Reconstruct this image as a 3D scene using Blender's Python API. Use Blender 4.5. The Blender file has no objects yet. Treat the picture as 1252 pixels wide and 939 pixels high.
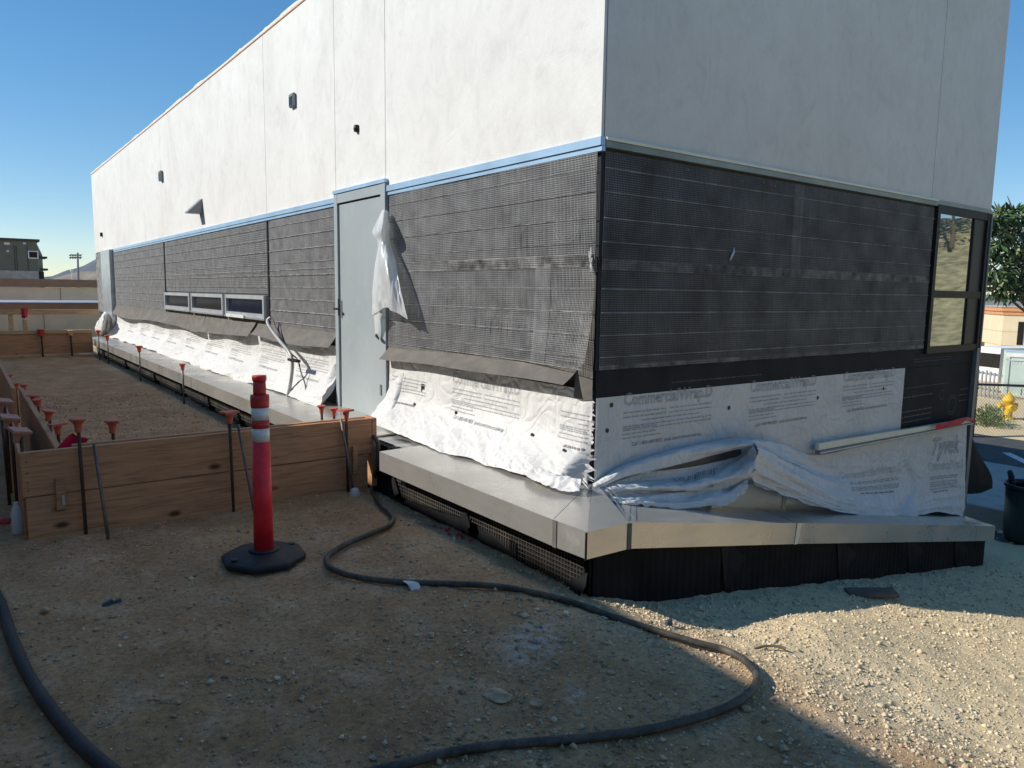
import bpy, bmesh, math, random
import numpy as np
from mathutils import Vector, Matrix, Euler

random.seed(7)
rng = np.random.default_rng(11)
scene = bpy.context.scene
COL = scene.collection

# ------------------------------------------------------------------ camera, world, sun
W, H = 1252, 939
FOC, YAW, PITCH, ROLL = 904.3136, 0.92892771, -0.1220505, 0.01458903
CAM = np.array([-3.1299, -3.3322, 1.5494])
fw = np.array([math.cos(YAW)*math.cos(PITCH), math.sin(YAW)*math.cos(PITCH), math.sin(PITCH)])
_r = np.cross(fw, [0, 0, 1]); _r /= np.linalg.norm(_r); _u = np.cross(_r, fw)
rt = math.cos(ROLL)*_r + math.sin(ROLL)*_u
up = -math.sin(ROLL)*_r + math.cos(ROLL)*_u
cam_d = bpy.data.cameras.new("camera")
cam_d.sensor_width = 36; cam_d.lens = 36*FOC/W
cam_d.clip_start = 0.05; cam_d.clip_end = 8000
cam = bpy.data.objects.new("camera", cam_d); COL.objects.link(cam)
cam.matrix_world = Matrix(((rt[0], up[0], -fw[0], CAM[0]), (rt[1], up[1], -fw[1], CAM[1]),
                           (rt[2], up[2], -fw[2], CAM[2]), (0, 0, 0, 1)))
scene.camera = cam

SUN = np.array([1.23, -0.70, -1.0])
elev = math.atan2(1.0, math.hypot(SUN[0], SUN[1]))
azim = math.atan2(-SUN[0], -SUN[1])
world = bpy.data.worlds.new("World"); scene.world = world
world.use_nodes = True
wn = world.node_tree.nodes; wl = world.node_tree.links
for n in list(wn): wn.remove(n)
sky = wn.new("ShaderNodeTexSky"); sky.sky_type = 'NISHITA'; sky.sun_disc = False
sky.sun_elevation = elev; sky.sun_rotation = azim % (2*math.pi)
sky.altitude = 1000; sky.air_density = 1.0; sky.dust_density = 0.0; sky.ozone_density = 3.0
bg = wn.new("ShaderNodeBackground"); bg.inputs["Strength"].default_value = 0.124
wo = wn.new("ShaderNodeOutputWorld")
hs = wn.new("ShaderNodeHueSaturation"); hs.inputs["Saturation"].default_value = 1.49
gm_ = wn.new("ShaderNodeGamma"); gm_.inputs["Gamma"].default_value = 0.7
wl.new(sky.outputs[0], gm_.inputs["Color"]); wl.new(gm_.outputs[0], hs.inputs["Color"]); wl.new(hs.outputs[0], bg.inputs[0]); wl.new(bg.outputs[0], wo.inputs[0])
sun_d = bpy.data.lights.new("sun", 'SUN'); sun_d.energy = 2.95; sun_d.angle = math.radians(0.5)
sun_d.color = (1.0, 0.95, 0.86)
sun = bpy.data.objects.new("sun", sun_d); COL.objects.link(sun)
sun.rotation_euler = Vector(SUN).to_track_quat('-Z', 'Y').to_euler()
scene.view_settings.view_transform = 'Standard'; scene.view_settings.look = 'None'
scene.view_settings.exposure = 0.85; scene.view_settings.gamma = 1.0

# ------------------------------------------------------------------ pixel helpers (photo pixels, real planes)
def px(x, y, ax, val):
    d = fw + rt*(x-W/2)/FOC - up*(y-H/2)/FOC
    return CAM + d*((val-CAM[ax])/d[ax])
def at(x, y, depth):
    return CAM + depth*(fw + rt*(x-W/2)/FOC - up*(y-H/2)/FOC)

# ------------------------------------------------------------------ numpy noise
def _hash(ix, iy, iz, seed):
    h = (ix*374761393 + iy*668265263 + iz*2147483647 + seed*974711) & 0xffffffff
    h = ((h ^ (h >> 13))*1274126177) & 0xffffffff
    return ((h ^ (h >> 16)) & 0xffff)/65535.0
def noise(x, y, z=0.0, seed=0):
    x, y, z = np.broadcast_arrays(np.asarray(x, float), np.asarray(y, float), np.asarray(z, float))
    ix, iy, iz = (np.floor(a).astype(np.int64) for a in (x, y, z))
    fx, fy, fz = x-ix, y-iy, z-iz
    fx, fy, fz = (f*f*(3-2*f) for f in (fx, fy, fz))
    out = 0
    for dx in (0, 1):
        for dy in (0, 1):
            for dz in (0, 1):
                w = (fx if dx else 1-fx)*(fy if dy else 1-fy)*(fz if dz else 1-fz)
                out = out + w*_hash(ix+dx, iy+dy, iz+dz, seed)
    return out*2-1
def fbm(x, y, oct=4, seed=0):
    v, a, f = 0, 0.5, 1.0
    for k in range(oct):
        v = v + a*noise(np.asarray(x)*f, np.asarray(y)*f, 0.37*k, seed+k); a *= .5; f *= 2.03
    return v
def ridge(x, y, oct=3, seed=0):
    v, a, f = 0, 0.5, 1.0
    for k in range(oct):
        v = v + a*(1-2*np.abs(noise(np.asarray(x)*f, np.asarray(y)*f, 0.61*k, seed+k))); a *= .5; f *= 2.1
    return v
def smooth(a, b, x):
    t = np.clip((np.asarray(x, float)-a)/(b-a), 0, 1); return t*t*(3-2*t)

# ------------------------------------------------------------------ materials
class NT:
    def __init__(s, name):
        s.m = bpy.data.materials.new(name); s.m.use_nodes = True
        s.t = s.m.node_tree; s.n = s.t.nodes; s.l = s.t.links
        s.b = s.n["Principled BSDF"]
    def node(s, typ, **kw):
        n = s.n.new(typ)
        for k, v in kw.items(): setattr(n, k, v)
        return n
    def lk(s, a, b): s.l.new(a, b)
    def coord(s, scale=(1, 1, 1), kind='Object', rot=(0, 0, 0), loc=(0, 0, 0)):
        c = s.node("ShaderNodeTexCoord"); m = s.node("ShaderNodeMapping")
        m.inputs["Scale"].default_value = scale; m.inputs["Rotation"].default_value = rot
        m.inputs["Location"].default_value = loc
        s.lk(c.outputs[kind], m.inputs[0]); return m.outputs[0]
    def noise(s, scale, vec=None, detail=4, rough=.55, dist=0):
        n = s.node("ShaderNodeTexNoise"); n.inputs["Scale"].default_value = scale
        n.inputs["Detail"].default_value = detail; n.inputs["Roughness"].default_value = rough
        n.inputs["Distortion"].default_value = dist
        s.lk(vec if vec is not None else s.coord(), n.inputs["Vector"]); return n.outputs["Fac"]
    def vor(s, scale, vec=None, feature='F1', out="Distance"):
        n = s.node("ShaderNodeTexVoronoi"); n.feature = feature; n.inputs["Scale"].default_value = scale
        s.lk(vec if vec is not None else s.coord(), n.inputs["Vector"]); return n.outputs[out]
    def ramp(s, fac, stops, interp='LINEAR'):
        r = s.node("ShaderNodeValToRGB"); e = r.color_ramp.elements; r.color_ramp.interpolation = interp
        while len(e) < len(stops): e.new(0.5)
        for k, (p, c) in enumerate(stops):
            e[k].position = p
            if isinstance(c, (int, float)): c = (c, c, c)
            e[k].color = (*c, 1)
        s.lk(fac, r.inputs[0]); return r.outputs[0]
    def mix(s, fac, a, b, mode='MIX'):
        m = s.node("ShaderNodeMix", data_type='RGBA', blend_type=mode)
        for sock, v in ((m.inputs[0], fac), (m.inputs[6], a), (m.inputs[7], b)):
            if isinstance(v, (int, float)): sock.default_value = v
            elif isinstance(v, tuple): sock.default_value = (*v, 1)
            else: s.lk(v, sock)
        return m.outputs[2]
    def math(s, op, a, b=0.0):
        m = s.node("ShaderNodeMath", operation=op)
        for sock, v in ((m.inputs[0], a), (m.inputs[1], b)):
            if isinstance(v, (int, float)): sock.default_value = v
            else: s.lk(v, sock)
        return m.outputs[0]
    def color(s, c):
        if isinstance(c, tuple): s.b.inputs["Base Color"].default_value = (*c, 1)
        else: s.lk(c, s.b.inputs["Base Color"])
    def set(s, **kw):
        for k, v in kw.items():
            k = k.replace('_', ' ')
            if isinstance(v, (int, float)): s.b.inputs[k].default_value = v
            elif isinstance(v, tuple): s.b.inputs[k].default_value = v
            else: s.lk(v, s.b.inputs[k])
        return s
    def bump(s, h, strength=.3, dist=.01):
        b = s.node("ShaderNodeBump"); b.inputs["Strength"].default_value = strength
        b.inputs["Distance"].default_value = dist; s.lk(h, b.inputs["Height"])
        s.lk(b.outputs[0], s.b.inputs["Normal"])

def basic(name, c, rough=.6, metal=0.0, var=.25, scale=6.0, bump=.0, bscale=60, spec=.5, stretch=(1, 1, 1)):
    t = NT(name)
    v = t.noise(scale, t.coord(stretch), 5)
    lo = tuple(x*(1-var) for x in c); hi = tuple(min(1, x*(1+var)) for x in c)
    t.color(t.ramp(v, [(.3, lo), (.7, hi)]))
    t.set(Roughness=rough, Metallic=metal); t.b.inputs["Specular IOR Level"].default_value = spec
    if bump: t.bump(t.noise(bscale), bump, .01)
    return t.m

def make_stucco():
    t = NT("stucco_white")
    big = t.noise(.9, t.coord((1, 1, .8)), 6, .62, .8)
    trow = t.noise(5.5, t.coord((1, 1, .7), rot=(.3, .5, .2)), 6, .68, 1.2)
    c1 = t.ramp(big, [(.3, (.64, .625, .595)), (.5, (.695, .685, .655)), (.72, (.735, .73, .70))])
    c2 = t.ramp(trow, [(.30, .90), (.48, .985), (.7, 1.03)])
    fine = t.ramp(t.noise(38, None, 4), [(.3, .965), (.7, 1.0)])
    c = t.mix(1.0, t.mix(1.0, c1, c2, 'MULTIPLY'), fine, 'MULTIPLY')
    drip = t.noise(1.0, t.coord((9, 9, .22)), 3, .5)
    c = t.mix(t.math('MULTIPLY', t.ramp(drip, [(.66, 0.0), (.74, .5)]), t.ramp(t.noise(.7, None, 3), [(.5, 0.0), (.62, .55)])), c, (.42, .40, .36))
    t.color(c)
    t.set(Roughness=.9); t.b.inputs["Specular IOR Level"].default_value = .2
    t.bump(t.math('ADD', t.math('MULTIPLY', t.noise(120, None, 3), .7), t.math('ADD', t.math('MULTIPLY', trow, 1.6), t.math('MULTIPLY', big, 2.5))), .24, .008)
    return t.m

def make_wood(name, base, dark, knot=(.10, .045, .02)):
    t = NT(name)
    oi = t.node("ShaderNodeObjectInfo")
    va = t.node("ShaderNodeVectorMath", operation='ADD')
    tc = t.node("ShaderNodeTexCoord")
    sc = t.node("ShaderNodeVectorMath", operation='SCALE'); sc.inputs["Scale"].default_value = 37.0
    cx = t.node("ShaderNodeCombineXYZ")
    for k in range(3): t.lk(oi.outputs["Random"], cx.inputs[k])
    t.lk(cx.outputs[0], sc.inputs[0]); t.lk(tc.outputs["Object"], va.inputs[0]); t.lk(sc.outputs[0], va.inputs[1])
    mp = t.node("ShaderNodeMapping"); mp.inputs["Scale"].default_value = (.7, 9, 9); t.lk(va.outputs[0], mp.inputs[0])
    g = t.noise(3.0, mp.outputs[0], 6, .6, 1.4)
    mp2 = t.node("ShaderNodeMapping"); mp2.inputs["Scale"].default_value = (3, 60, 60); t.lk(va.outputs[0], mp2.inputs[0])
    f = t.noise(2.0, mp2.outputs[0], 4, .6)
    c = t.ramp(g, [(.28, dark), (.5, base), (.75, tuple(min(1, x*1.18) for x in base))])
    c = t.mix(1.0, c, t.ramp(f, [(.3, .78), (.65, 1.0)]), 'MULTIPLY')
    mp3 = t.node("ShaderNodeMapping"); mp3.inputs["Scale"].default_value = (2.6, 5.5, 5.5); t.lk(va.outputs[0], mp3.inputs[0])
    k = t.vor(1.0, mp3.outputs[0])
    c = t.mix(t.ramp(k, [(.06, 1.0), (.15, 0.0)]), c, knot)
    rv = t.ramp(oi.outputs["Random"], [(0, .82), (1, 1.08)])
    c = t.mix(1.0, c, rv, 'MULTIPLY')
    mud = t.noise(2.2, va.outputs[0], 5)
    c = t.mix(t.ramp(mud, [(.55, 0.0), (.8, .45)]), c, (.20, .16, .12))
    t.color(c); t.set(Roughness=.75); t.b.inputs["Specular IOR Level"].default_value = .25
    t.bump(g, .25, .004)
    return t.m

def make_dirt():
    t = NT("dirt_ground")
    v = t.coord()
    big = t.noise(.55, v, 5, .6, .4)
    mid = t.noise(3.2, v, 6, .65)
    fine = t.noise(38, v, 5, .7)
    c = t.ramp(big, [(.30, (.33, .175, .075)), (.5, (.46, .27, .138)), (.72, (.53, .36, .215))])
    c = t.mix(.6, c, t.ramp(mid, [(.28, (.27, .135, .06)), (.52, (.47, .275, .143)), (.75, (.64, .45, .295))]))
    c = t.mix(1.0, c, t.ramp(fine, [(.25, .55), (.5, .95), (.75, 1.3)]), 'MULTIPLY')
    # pebbles pressed into the dirt
    vo = t.node("ShaderNodeTexVoronoi"); vo.inputs["Scale"].default_value = 42; t.lk(v, vo.inputs["Vector"])
    sp = t.node("ShaderNodeSeparateColor"); t.lk(vo.outputs["Color"], sp.inputs[0])
    peb = t.math('MULTIPLY', t.ramp(vo.outputs["Distance"], [(.22, 1.0), (.36, 0.0)]), t.ramp(sp.outputs[0], [(.60, 0.0), (.64, 1.0)]))
    c = t.mix(t.math('MULTIPLY', peb, .75), c, t.ramp(sp.outputs[1], [(0, (.17, .145, .12)), (.6, (.34, .305, .25)), (1, (.46, .43, .38))]))
    # paler tan gravel to the right, brightened to paint in part of the sunlight
    gx = t.node("ShaderNodeSeparateXYZ"); t.lk(v, gx.inputs[0])
    gm = t.math('MULTIPLY', t.ramp(t.math('ADD', t.math('MULTIPLY', gx.outputs[0], .45), t.math('ADD', .62, t.math('MULTIPLY', big, .5))), [(.42, 0.0), (.9, 1.0)]), .9)
    c = t.mix(gm, c, t.mix(1.0, (.70, .56, .345), t.ramp(fine, [(.25, .75), (.5, 1.0), (.75, 1.2)]), 'MULTIPLY'))
    # spilled white powder
    for (x, y, rx, ry, s) in ((-1.16, -.87, .34, .17, .75), (-1.30, -1.32, .10, .05, .6), (-.62, -2.0, .5, .22, .25), (.05, -1.9, .5, .35, .3)):
        m = t.node("ShaderNodeMapping"); m.vector_type = 'TEXTURE'
        m.inputs["Location"].default_value = (x, y, 0); m.inputs["Scale"].default_value = (rx, ry, 10)
        m.inputs["Rotation"].default_value = (0, 0, .6)
        t.lk(v, m.inputs[0])
        ln = t.node("ShaderNodeVectorMath", operation='LENGTH'); t.lk(m.outputs[0], ln.inputs[0])
        f = t.math('MULTIPLY', t.ramp(ln.outputs["Value"], [(.15, 1.0), (1.0, 0.0)]), t.ramp(t.noise(16, v, 6, .7), [(.42, 0.0), (.62, s)]))
        c = t.mix(f, c, (.62, .60, .57))
    t.color(c); t.set(Roughness=.95); t.b.inputs["Specular IOR Level"].default_value = .12
    h = t.math('ADD', t.math('MULTIPLY', mid, 1.0), t.math('ADD', t.math('MULTIPLY', fine, .55), t.math('MULTIPLY', peb, .5)))
    t.bump(h, .8, .022)
    return t.m

def make_steel(name, c=(.60, .575, .53), rough=.30, streak=.3):
    t = NT(name)
    v = t.coord()
    st = t.noise(4, t.coord((1, 1, 6)), 5)
    blot = t.noise(2.2, None, 5, .65)
    dust = t.noise(11, None, 6, .75)
    c1 = t.mix(1.0, t.ramp(st, [(.3, tuple(x*.93 for x in c)), (.7, c)]), t.ramp(blot, [(.3, .95), (.65, 1.0)]), 'MULTIPLY')
    dm = t.ramp(t.math('MULTIPLY', dust, t.math('ADD', .45, blot)), [(.56, 0.0), (.80, .22)])
    c1 = t.mix(dm, c1, (.36, .31, .23))
    sp = t.vor(60, v); c1 = t.mix(t.math('MULTIPLY', t.ramp(sp, [(.10, 1.0), (.16, 0.0)]), t.ramp(t.noise(2.5, v, 4), [(.60, 0.0), (.70, .6)])), c1, (.10, .085, .065))
    t.color(c1)
    t.set(Metallic=t.ramp(dm, [(0, .68), (.22, .5)]), Roughness=t.math('ADD', t.ramp(blot, [(.3, rough*.7), (.7, rough*1.3)]), t.math('MULTIPLY', dm, .5)))
    t.bump(t.math('ADD', t.noise(2.0, None, 3), t.math('MULTIPLY', t.noise(9, t.coord((1, 1, .3)), 2), .12)), .22, .03)
    return t.m

def make_wrap(name="house_wrap_white", c=(.72, .71, .69)):
    t = NT(name)
    v = t.coord()
    fib = t.noise(60, t.coord((1, 1, .15)), 4)
    dirt = t.noise(2.4, v, 6, .6)
    col = t.ramp(dirt, [(.25, tuple(x*.86 for x in c)), (.6, c)])
    col = t.mix(1.0, col, t.ramp(fib, [(.3, .90), (.6, 1.0)]), 'MULTIPLY')
    smudge = t.noise(7, v, 5, .7)
    col = t.mix(t.ramp(smudge, [(.63, 0.0), (.78, .35)]), col, (.44, .40, .34))
    t.color(col); t.set(Roughness=.55); t.b.inputs["Specular IOR Level"].default_value = .35
    cr = t.node("ShaderNodeTexVoronoi"); cr.feature = 'DISTANCE_TO_EDGE'; cr.inputs["Scale"].default_value = 5
    mp = t.coord((1, 1, 1.6)); wv = t.node("ShaderNodeVectorMath", operation='ADD')
    nn = t.node("ShaderNodeTexNoise"); nn.inputs["Scale"].default_value = 2.5; t.lk(v, nn.inputs["Vector"])
    t.lk(mp, wv.inputs[0]); t.lk(nn.outputs["Color"], wv.inputs[1]); t.lk(wv.outputs[0], cr.inputs["Vector"])
    t.bump(t.math('ADD', t.math('MULTIPLY', t.ramp(cr.outputs["Distance"], [(0, 0.0), (.25, 1.0)]), .6), t.math('ADD', t.noise(9, v, 5, .6), t.math('MULTIPLY', fib, .12))), .5, .022)
    tr = t.node("ShaderNodeBsdfTranslucent"); tr.inputs[0].default_value = (.85, .85, .85, 1)
    mx = t.node("ShaderNodeMixShader"); mx.inputs[0].default_value = .12
    out = t.n["Material Output"]
    t.lk(t.b.outputs[0], mx.inputs[1]); t.lk(tr.outputs[0], mx.inputs[2]); t.lk(mx.outputs[0], out.inputs[0])
    return t.m

def make_plastic_sheet():
    t = NT("clear_plastic_sheet")
    t.color((.80, .82, .82)); t.set(Roughness=.25)
    t.bump(t.noise(14, t.coord((1, 1, .3)), 4), .3, .02)
    tr = t.node("ShaderNodeBsdfTransparent"); tr.inputs[0].default_value = (.93, .95, .95, 1)
    tl = t.node("ShaderNodeBsdfTranslucent"); tl.inputs[0].default_value = (.8, .82, .82, 1)
    m1 = t.node("ShaderNodeMixShader"); m1.inputs[0].default_value = .3
    m2 = t.node("ShaderNodeMixShader")
    t.lk(t.ramp(t.noise(6, t.coord((1, 1, .25)), 4), [(.3, .06), (.7, .42)]), m2.inputs[0])
    t.lk(t.b.outputs[0], m1.inputs[1]); t.lk(tl.outputs[0], m1.inputs[2])
    t.lk(m1.outputs[0], m2.inputs[1]); t.lk(tr.outputs[0], m2.inputs[2])
    t.lk(m2.outputs[0], t.n["Material Output"].inputs[0])
    return t.m

def make_paper():
    t = NT("dark_building_paper")
    v = t.coord()
    dust = t.noise(2.6, t.coord((1.6, 1.6, .8)), 6, .65)
    blk = t.noise(1.0, t.coord((2.2, 2.2, 2.2)), 2)
    col = t.ramp(dust, [(.3, (.024, .024, .026)), (.6, (.036, .036, .037)), (.8, (.060, .058, .055))])
    col = t.mix(1.0, col, t.ramp(blk, [(.35, .75), (.65, 1.25)]), 'MULTIPLY')
    t.color(col); t.set(Roughness=.75); t.bump(t.noise(5, v, 4), .25, .015)
    return t.m

def make_window_glass():
    t = NT("window_glass_mirror")
    t.color((.42, .45, .44)); t.set(Metallic=.92, Roughness=.015)
    t.bump(t.noise(1.1, None, 2), .02, .05)
    return t.m

M = {}
M['stucco'] = make_stucco()
M['wood'] = make_wood("form_lumber", (.54, .285, .15), (.35, .165, .085))
M['wood_pale'] = make_wood("pale_lumber", (.66, .43, .24), (.48, .29, .15))
M['dirt'] = make_dirt()
M['steel'] = make_steel("metal_ledge_cap")
M['wrap'] = make_wrap()
M['wrapgrey'] = make_wrap("house_wrap_soiled", (.70, .70, .70))
M['plastic'] = make_plastic_sheet()
M['paper'] = make_paper()
M['glass'] = make_window_glass()
M['brown_paper'] = basic("brown_grade_paper", (.125, .112, .098), .85, var=.25, scale=5, bump=.2, bscale=9, stretch=(1, 1, 2))
M['membrane'] = basic("black_membrane", (.022, .022, .025), .7, var=.35, scale=3, bump=.15, bscale=5, spec=.15)
M['black_sheet'] = basic("black_drainage_sheet", (.012, .012, .014), .75, var=.4, scale=4, bump=.25, bscale=14, spec=.12)
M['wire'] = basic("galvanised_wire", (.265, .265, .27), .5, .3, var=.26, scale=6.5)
M['wire_shaded'] = basic("shaded_wall_wire", (.15, .15, .155), .55, .3, var=.4, scale=4)  # same lath wire as the sunlit wall, darkened to paint in the shade
M['rib_bright'] = basic("clean_rib_wire", (.29, .29, .285), .6, .2, var=.5, scale=8)
M['rib'] = basic("dusty_rib_wire", (.20, .195, .185), .75, .1, var=.75, scale=11)
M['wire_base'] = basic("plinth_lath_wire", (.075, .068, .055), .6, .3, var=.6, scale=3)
M['blue_steel'] = basic("primed_flashing", (.36, .52, .68), .4, .35, var=.12, scale=4)
M['flash_grey'] = basic("grey_green_flashing", (.26, .28, .25), .45, .4, var=.2, scale=3)
t = NT("grey_door_paint")
a = t.noise(1.6, t.coord((1, 1, .6)), 5, .6, .5); b = t.noise(9, t.coord((1, 1, .8)), 6, .7)
cd_ = t.mix(t.ramp(b, [(.56, 0.0), (.78, .5)]), t.ramp(a, [(.3, (.28, .315, .325)), (.7, (.345, .38, .39))]), (.44, .45, .43))
t.color(t.mix(t.ramp(t.noise(14, t.coord((1, 3, .5)), 5, .7), [(.62, 0.0), (.75, .5)]), cd_, (.24, .25, .25))); t.set(Roughness=.45)
t.bump(t.noise(2.5, None, 3), .12, .02); M['door'] = t.m
M['galv'] = basic("galvanised_steel", (.55, .58, .60), .38, .75, var=.15, scale=5)
M['alu'] = basic("mill_aluminium", (.60, .62, .64), .4, .6, var=.12, scale=6)
M['dark'] = basic("dark_void", (.012, .013, .015), .5, var=.2)
M['darkglass'] = basic("dark_window_glass", (.02, .02, .02), .12, var=.2, spec=.18)
M['blueglass'] = basic("navy_window_glass", (.006, .010, .026), .12, var=.2, spec=.15)
M['bronze'] = basic("dark_bronze_frame", (.024, .022, .021), .5, .0, var=.2, spec=.2)
M['orange_cap'] = basic("faded_orange_plastic", (.50, .105, .06), .6, var=.2, scale=25)
M['faded_cap'] = basic("weathered_pink_plastic", (.40, .20, .16), .7, var=.22, scale=25)
M['rust'] = basic("rusty_rebar", (.075, .045, .032), .8, .2, var=.4, scale=30, bump=.4, bscale=160)
M['stake'] = basic("grey_steel_stake", (.16, .14, .13), .6, .5, var=.35, scale=18)
M['post_red'] = basic("red_orange_post_plastic", (.78, .026, .040), .42, var=.22, scale=9, spec=.4)
M['post_dark'] = basic("dark_red_post_plastic", (.55, .03, .028), .5, var=.2, scale=14)
M['reflective'] = basic("reflective_sheeting", (.74, .73, .70), .4, .0, var=.14, scale=18)
M['rubber'] = basic("black_rubber", (.018, .018, .019), .65, var=.45, scale=7, bump=.25, bscale=40)
t = NT("dusty_rubber_hose"); dz = t.noise(5, None, 6, .7); df = t.noise(60, None, 4, .7)
t.color(t.mix(t.ramp(t.math('ADD', t.math('MULTIPLY', dz, .8), t.math('MULTIPLY', df, .3)), [(.45, 0.0), (.75, .75)]), (.026, .025, .024), (.19, .155, .11))); t.set(Roughness=.65); t.bump(df, .2, .004); M['hose'] = t.m
M['conduit'] = basic("grey_conduit", (.34, .34, .34), .45, .2, var=.2, scale=10)
M['cable'] = basic("thin_dark_cable", (.06, .055, .05), .6, var=.2)
M['ink'] = basic("grey_print_ink", (.34, .345, .36), .8, var=.12)
M['ink_dark'] = basic("dark_print_ink", (.19, .195, .21), .8, var=.12)
M['ink_faint'] = basic("faint_paper_print", (.10, .10, .105), .85, var=.2)
M['magenta'] = basic("magenta_plastic", (.62, .02, .14), .5, var=.2)
M['red_cloth'] = basic("red_ribbon", (.50, .015, .03), .6, var=.25, scale=20)
M['white_pl'] = basic("dull_white_plastic", (.62, .62, .60), .5, var=.12, scale=12)
M['cream'] = basic("cream_metal_face", (.72, .69, .56), .45, .1, var=.06, scale=5)
M['concrete'] = basic("concrete", (.34, .33, .31), .9, var=.2, scale=3, bump=.2, bscale=50)
M['asphalt'] = basic("asphalt", (.055, .056, .06), .9, var=.3, scale=4, bump=.4, bscale=90)
M['roadpaint'] = basic("worn_road_paint", (.62, .62, .60), .8, var=.3, scale=9)
M['stone'] = basic("gravel_stone", (.44, .315, .195), .9, var=.6, scale=17, bump=.4, bscale=110)
M['stone_pale'] = basic("pale_gravel_stone", (.60, .50, .34), .9, var=.5, scale=17, bump=.4, bscale=110)
M['slate'] = basic("flat_grey_stone", (.26, .25, .24), .9, var=.25, scale=9, bump=.4, bscale=60)
M['bin'] = basic("dark_green_bin_plastic", (.012, .022, .022), .5, var=.2)
M['fence'] = basic("dark_fence_rail", (.03, .032, .034), .5, .3, var=.2)
M['chain'] = basic("chain_link_wire", (.24, .23, .21), .5, .6, var=.2)
M['yellow'] = basic("hydrant_yellow", (.74, .47, .02), .5, var=.3, scale=7, bump=.3, bscale=40)
M['teal'] = basic("pale_green_steel", (.52, .62, .58), .5, .1, var=.08, scale=3)
M['teal_dark'] = basic("green_panel", (.10, .19, .145), .6, var=.15, scale=3)
M['white'] = basic("white_paint", (.76, .76, .74), .6, var=.08)
M['beige'] = basic("beige_stucco", (.62, .53, .37), .9, var=.07, scale=2)
M['terracotta'] = basic("terracotta_cornice", (.52, .25, .12), .85, var=.1)
M['wallbeige'] = basic("khaki_wall", (.86, .72, .50), .9, var=.08, scale=1.4)
M['brownband'] = basic("brown_fascia", (.36, .22, .14), .8, var=.12, scale=2)
M['greyroof'] = basic("grey_metal_roof", (.40, .41, .43), .5, .1, var=.12, scale=2)
M['olive'] = basic("olive_grey_siding", (.14, .145, .115), .8, var=.1, scale=2)
M['olive_dark'] = basic("dark_olive_roof", (.06, .062, .052), .8, var=.15)
M['polegrey'] = basic("grey_pole", (.20, .21, .22), .5, .4, var=.1)
M['leaf'] = basic("glossy_dark_leaf", (.045, .085, .028), .38, var=.55, scale=3.0)
M['leaf2'] = basic("pale_olive_leaf", (.12, .17, .055), .5, var=.4, scale=4.0)
M['bushleaf'] = basic("bush_leaf", (.085, .15, .03), .6, var=.5, scale=5.0)
M['dryleaf'] = basic("dry_grey_leaf", (.16, .13, .10), .8, var=.4, scale=4.0)
M['bark'] = basic("grey_bark", (.13, .10, .075), .9, var=.35, scale=10, bump=.5, bscale=30)
M['drygrass'] = basic("dry_grass_slope", (.38, .325, .185), .95, var=.5, scale=2.2, bump=.9, bscale=9)
M['hill'] = basic("hazy_hill_scrub", (.085, .095, .115), .95, var=.25, scale=.02)  # bluish tint paints distance haze into the scrub colour
M['hilltan'] = basic("tan_grass_hill", (.20, .165, .13), .95, var=.3, scale=.03)
M['tape'] = basic("blue_plastic_scrap", (.03, .065, .10), .5, var=.2)
M['neighbour'] = basic("warm_tan_stucco", (.58, .44, .30), .9, var=.1, scale=2, bump=.15, bscale=80)

# ------------------------------------------------------------------ object helpers
def tag(o, label=None, cat=None, group=None, kind=None):
    if label: o['label'] = label
    if cat: o['category'] = cat
    if group: o['group'] = group
    if kind: o['kind'] = kind
    return o
def empty(name, loc, label, cat, group=None, rz=0.0):
    o = bpy.data.objects.new(name, None); COL.objects.link(o)
    o.location = tuple(loc); o.rotation_euler = (0, 0, rz); o.empty_display_size = .1
    return tag(o, label, cat, group)
def origin_of(p):
    v = np.zeros(3)
    while p is not None:
        v = v + np.array(p.location); p = p.parent
    return v
def mesh(name, verts, faces, mat, parent=None, smooth_sh=False, world=True, kind=None, loc=None, rot=None):
    """One mesh object. verts are world coordinates unless world=False (then local to the object / parent)."""
    v = np.asarray(verts, float).reshape(-1, 3)
    if parent is not None and world: v = v - origin_of(parent)
    me = bpy.data.meshes.new(name)
    if isinstance(faces, np.ndarray) and faces.ndim == 2:
        k = faces.shape[1]; nf = len(faces)
        me.vertices.add(len(v)); me.vertices.foreach_set("co", v.ravel())
        me.loops.add(nf*k); me.loops.foreach_set("vertex_index", faces.ravel().astype(np.int32))
        me.polygons.add(nf); me.polygons.foreach_set("loop_start", np.arange(0, nf*k, k, dtype=np.int32))
        me.update(calc_edges=True); me.validate()
    else:
        me.from_pydata([tuple(x) for x in v], [], [tuple(int(i) for i in f) for f in faces]); me.update()
    if smooth_sh: me.polygons.foreach_set("use_smooth", [True]*len(me.polygons))
    for mm in (mat if isinstance(mat, list) else [mat]): me.materials.append(mm)
    o = bpy.data.objects.new(name, me); COL.objects.link(o)
    if parent is not None: o.parent = parent
    if loc is not None: o.location = tuple(loc)
    if rot is not None: o.rotation_euler = rot
    if kind: o['kind'] = kind
    return o
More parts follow.
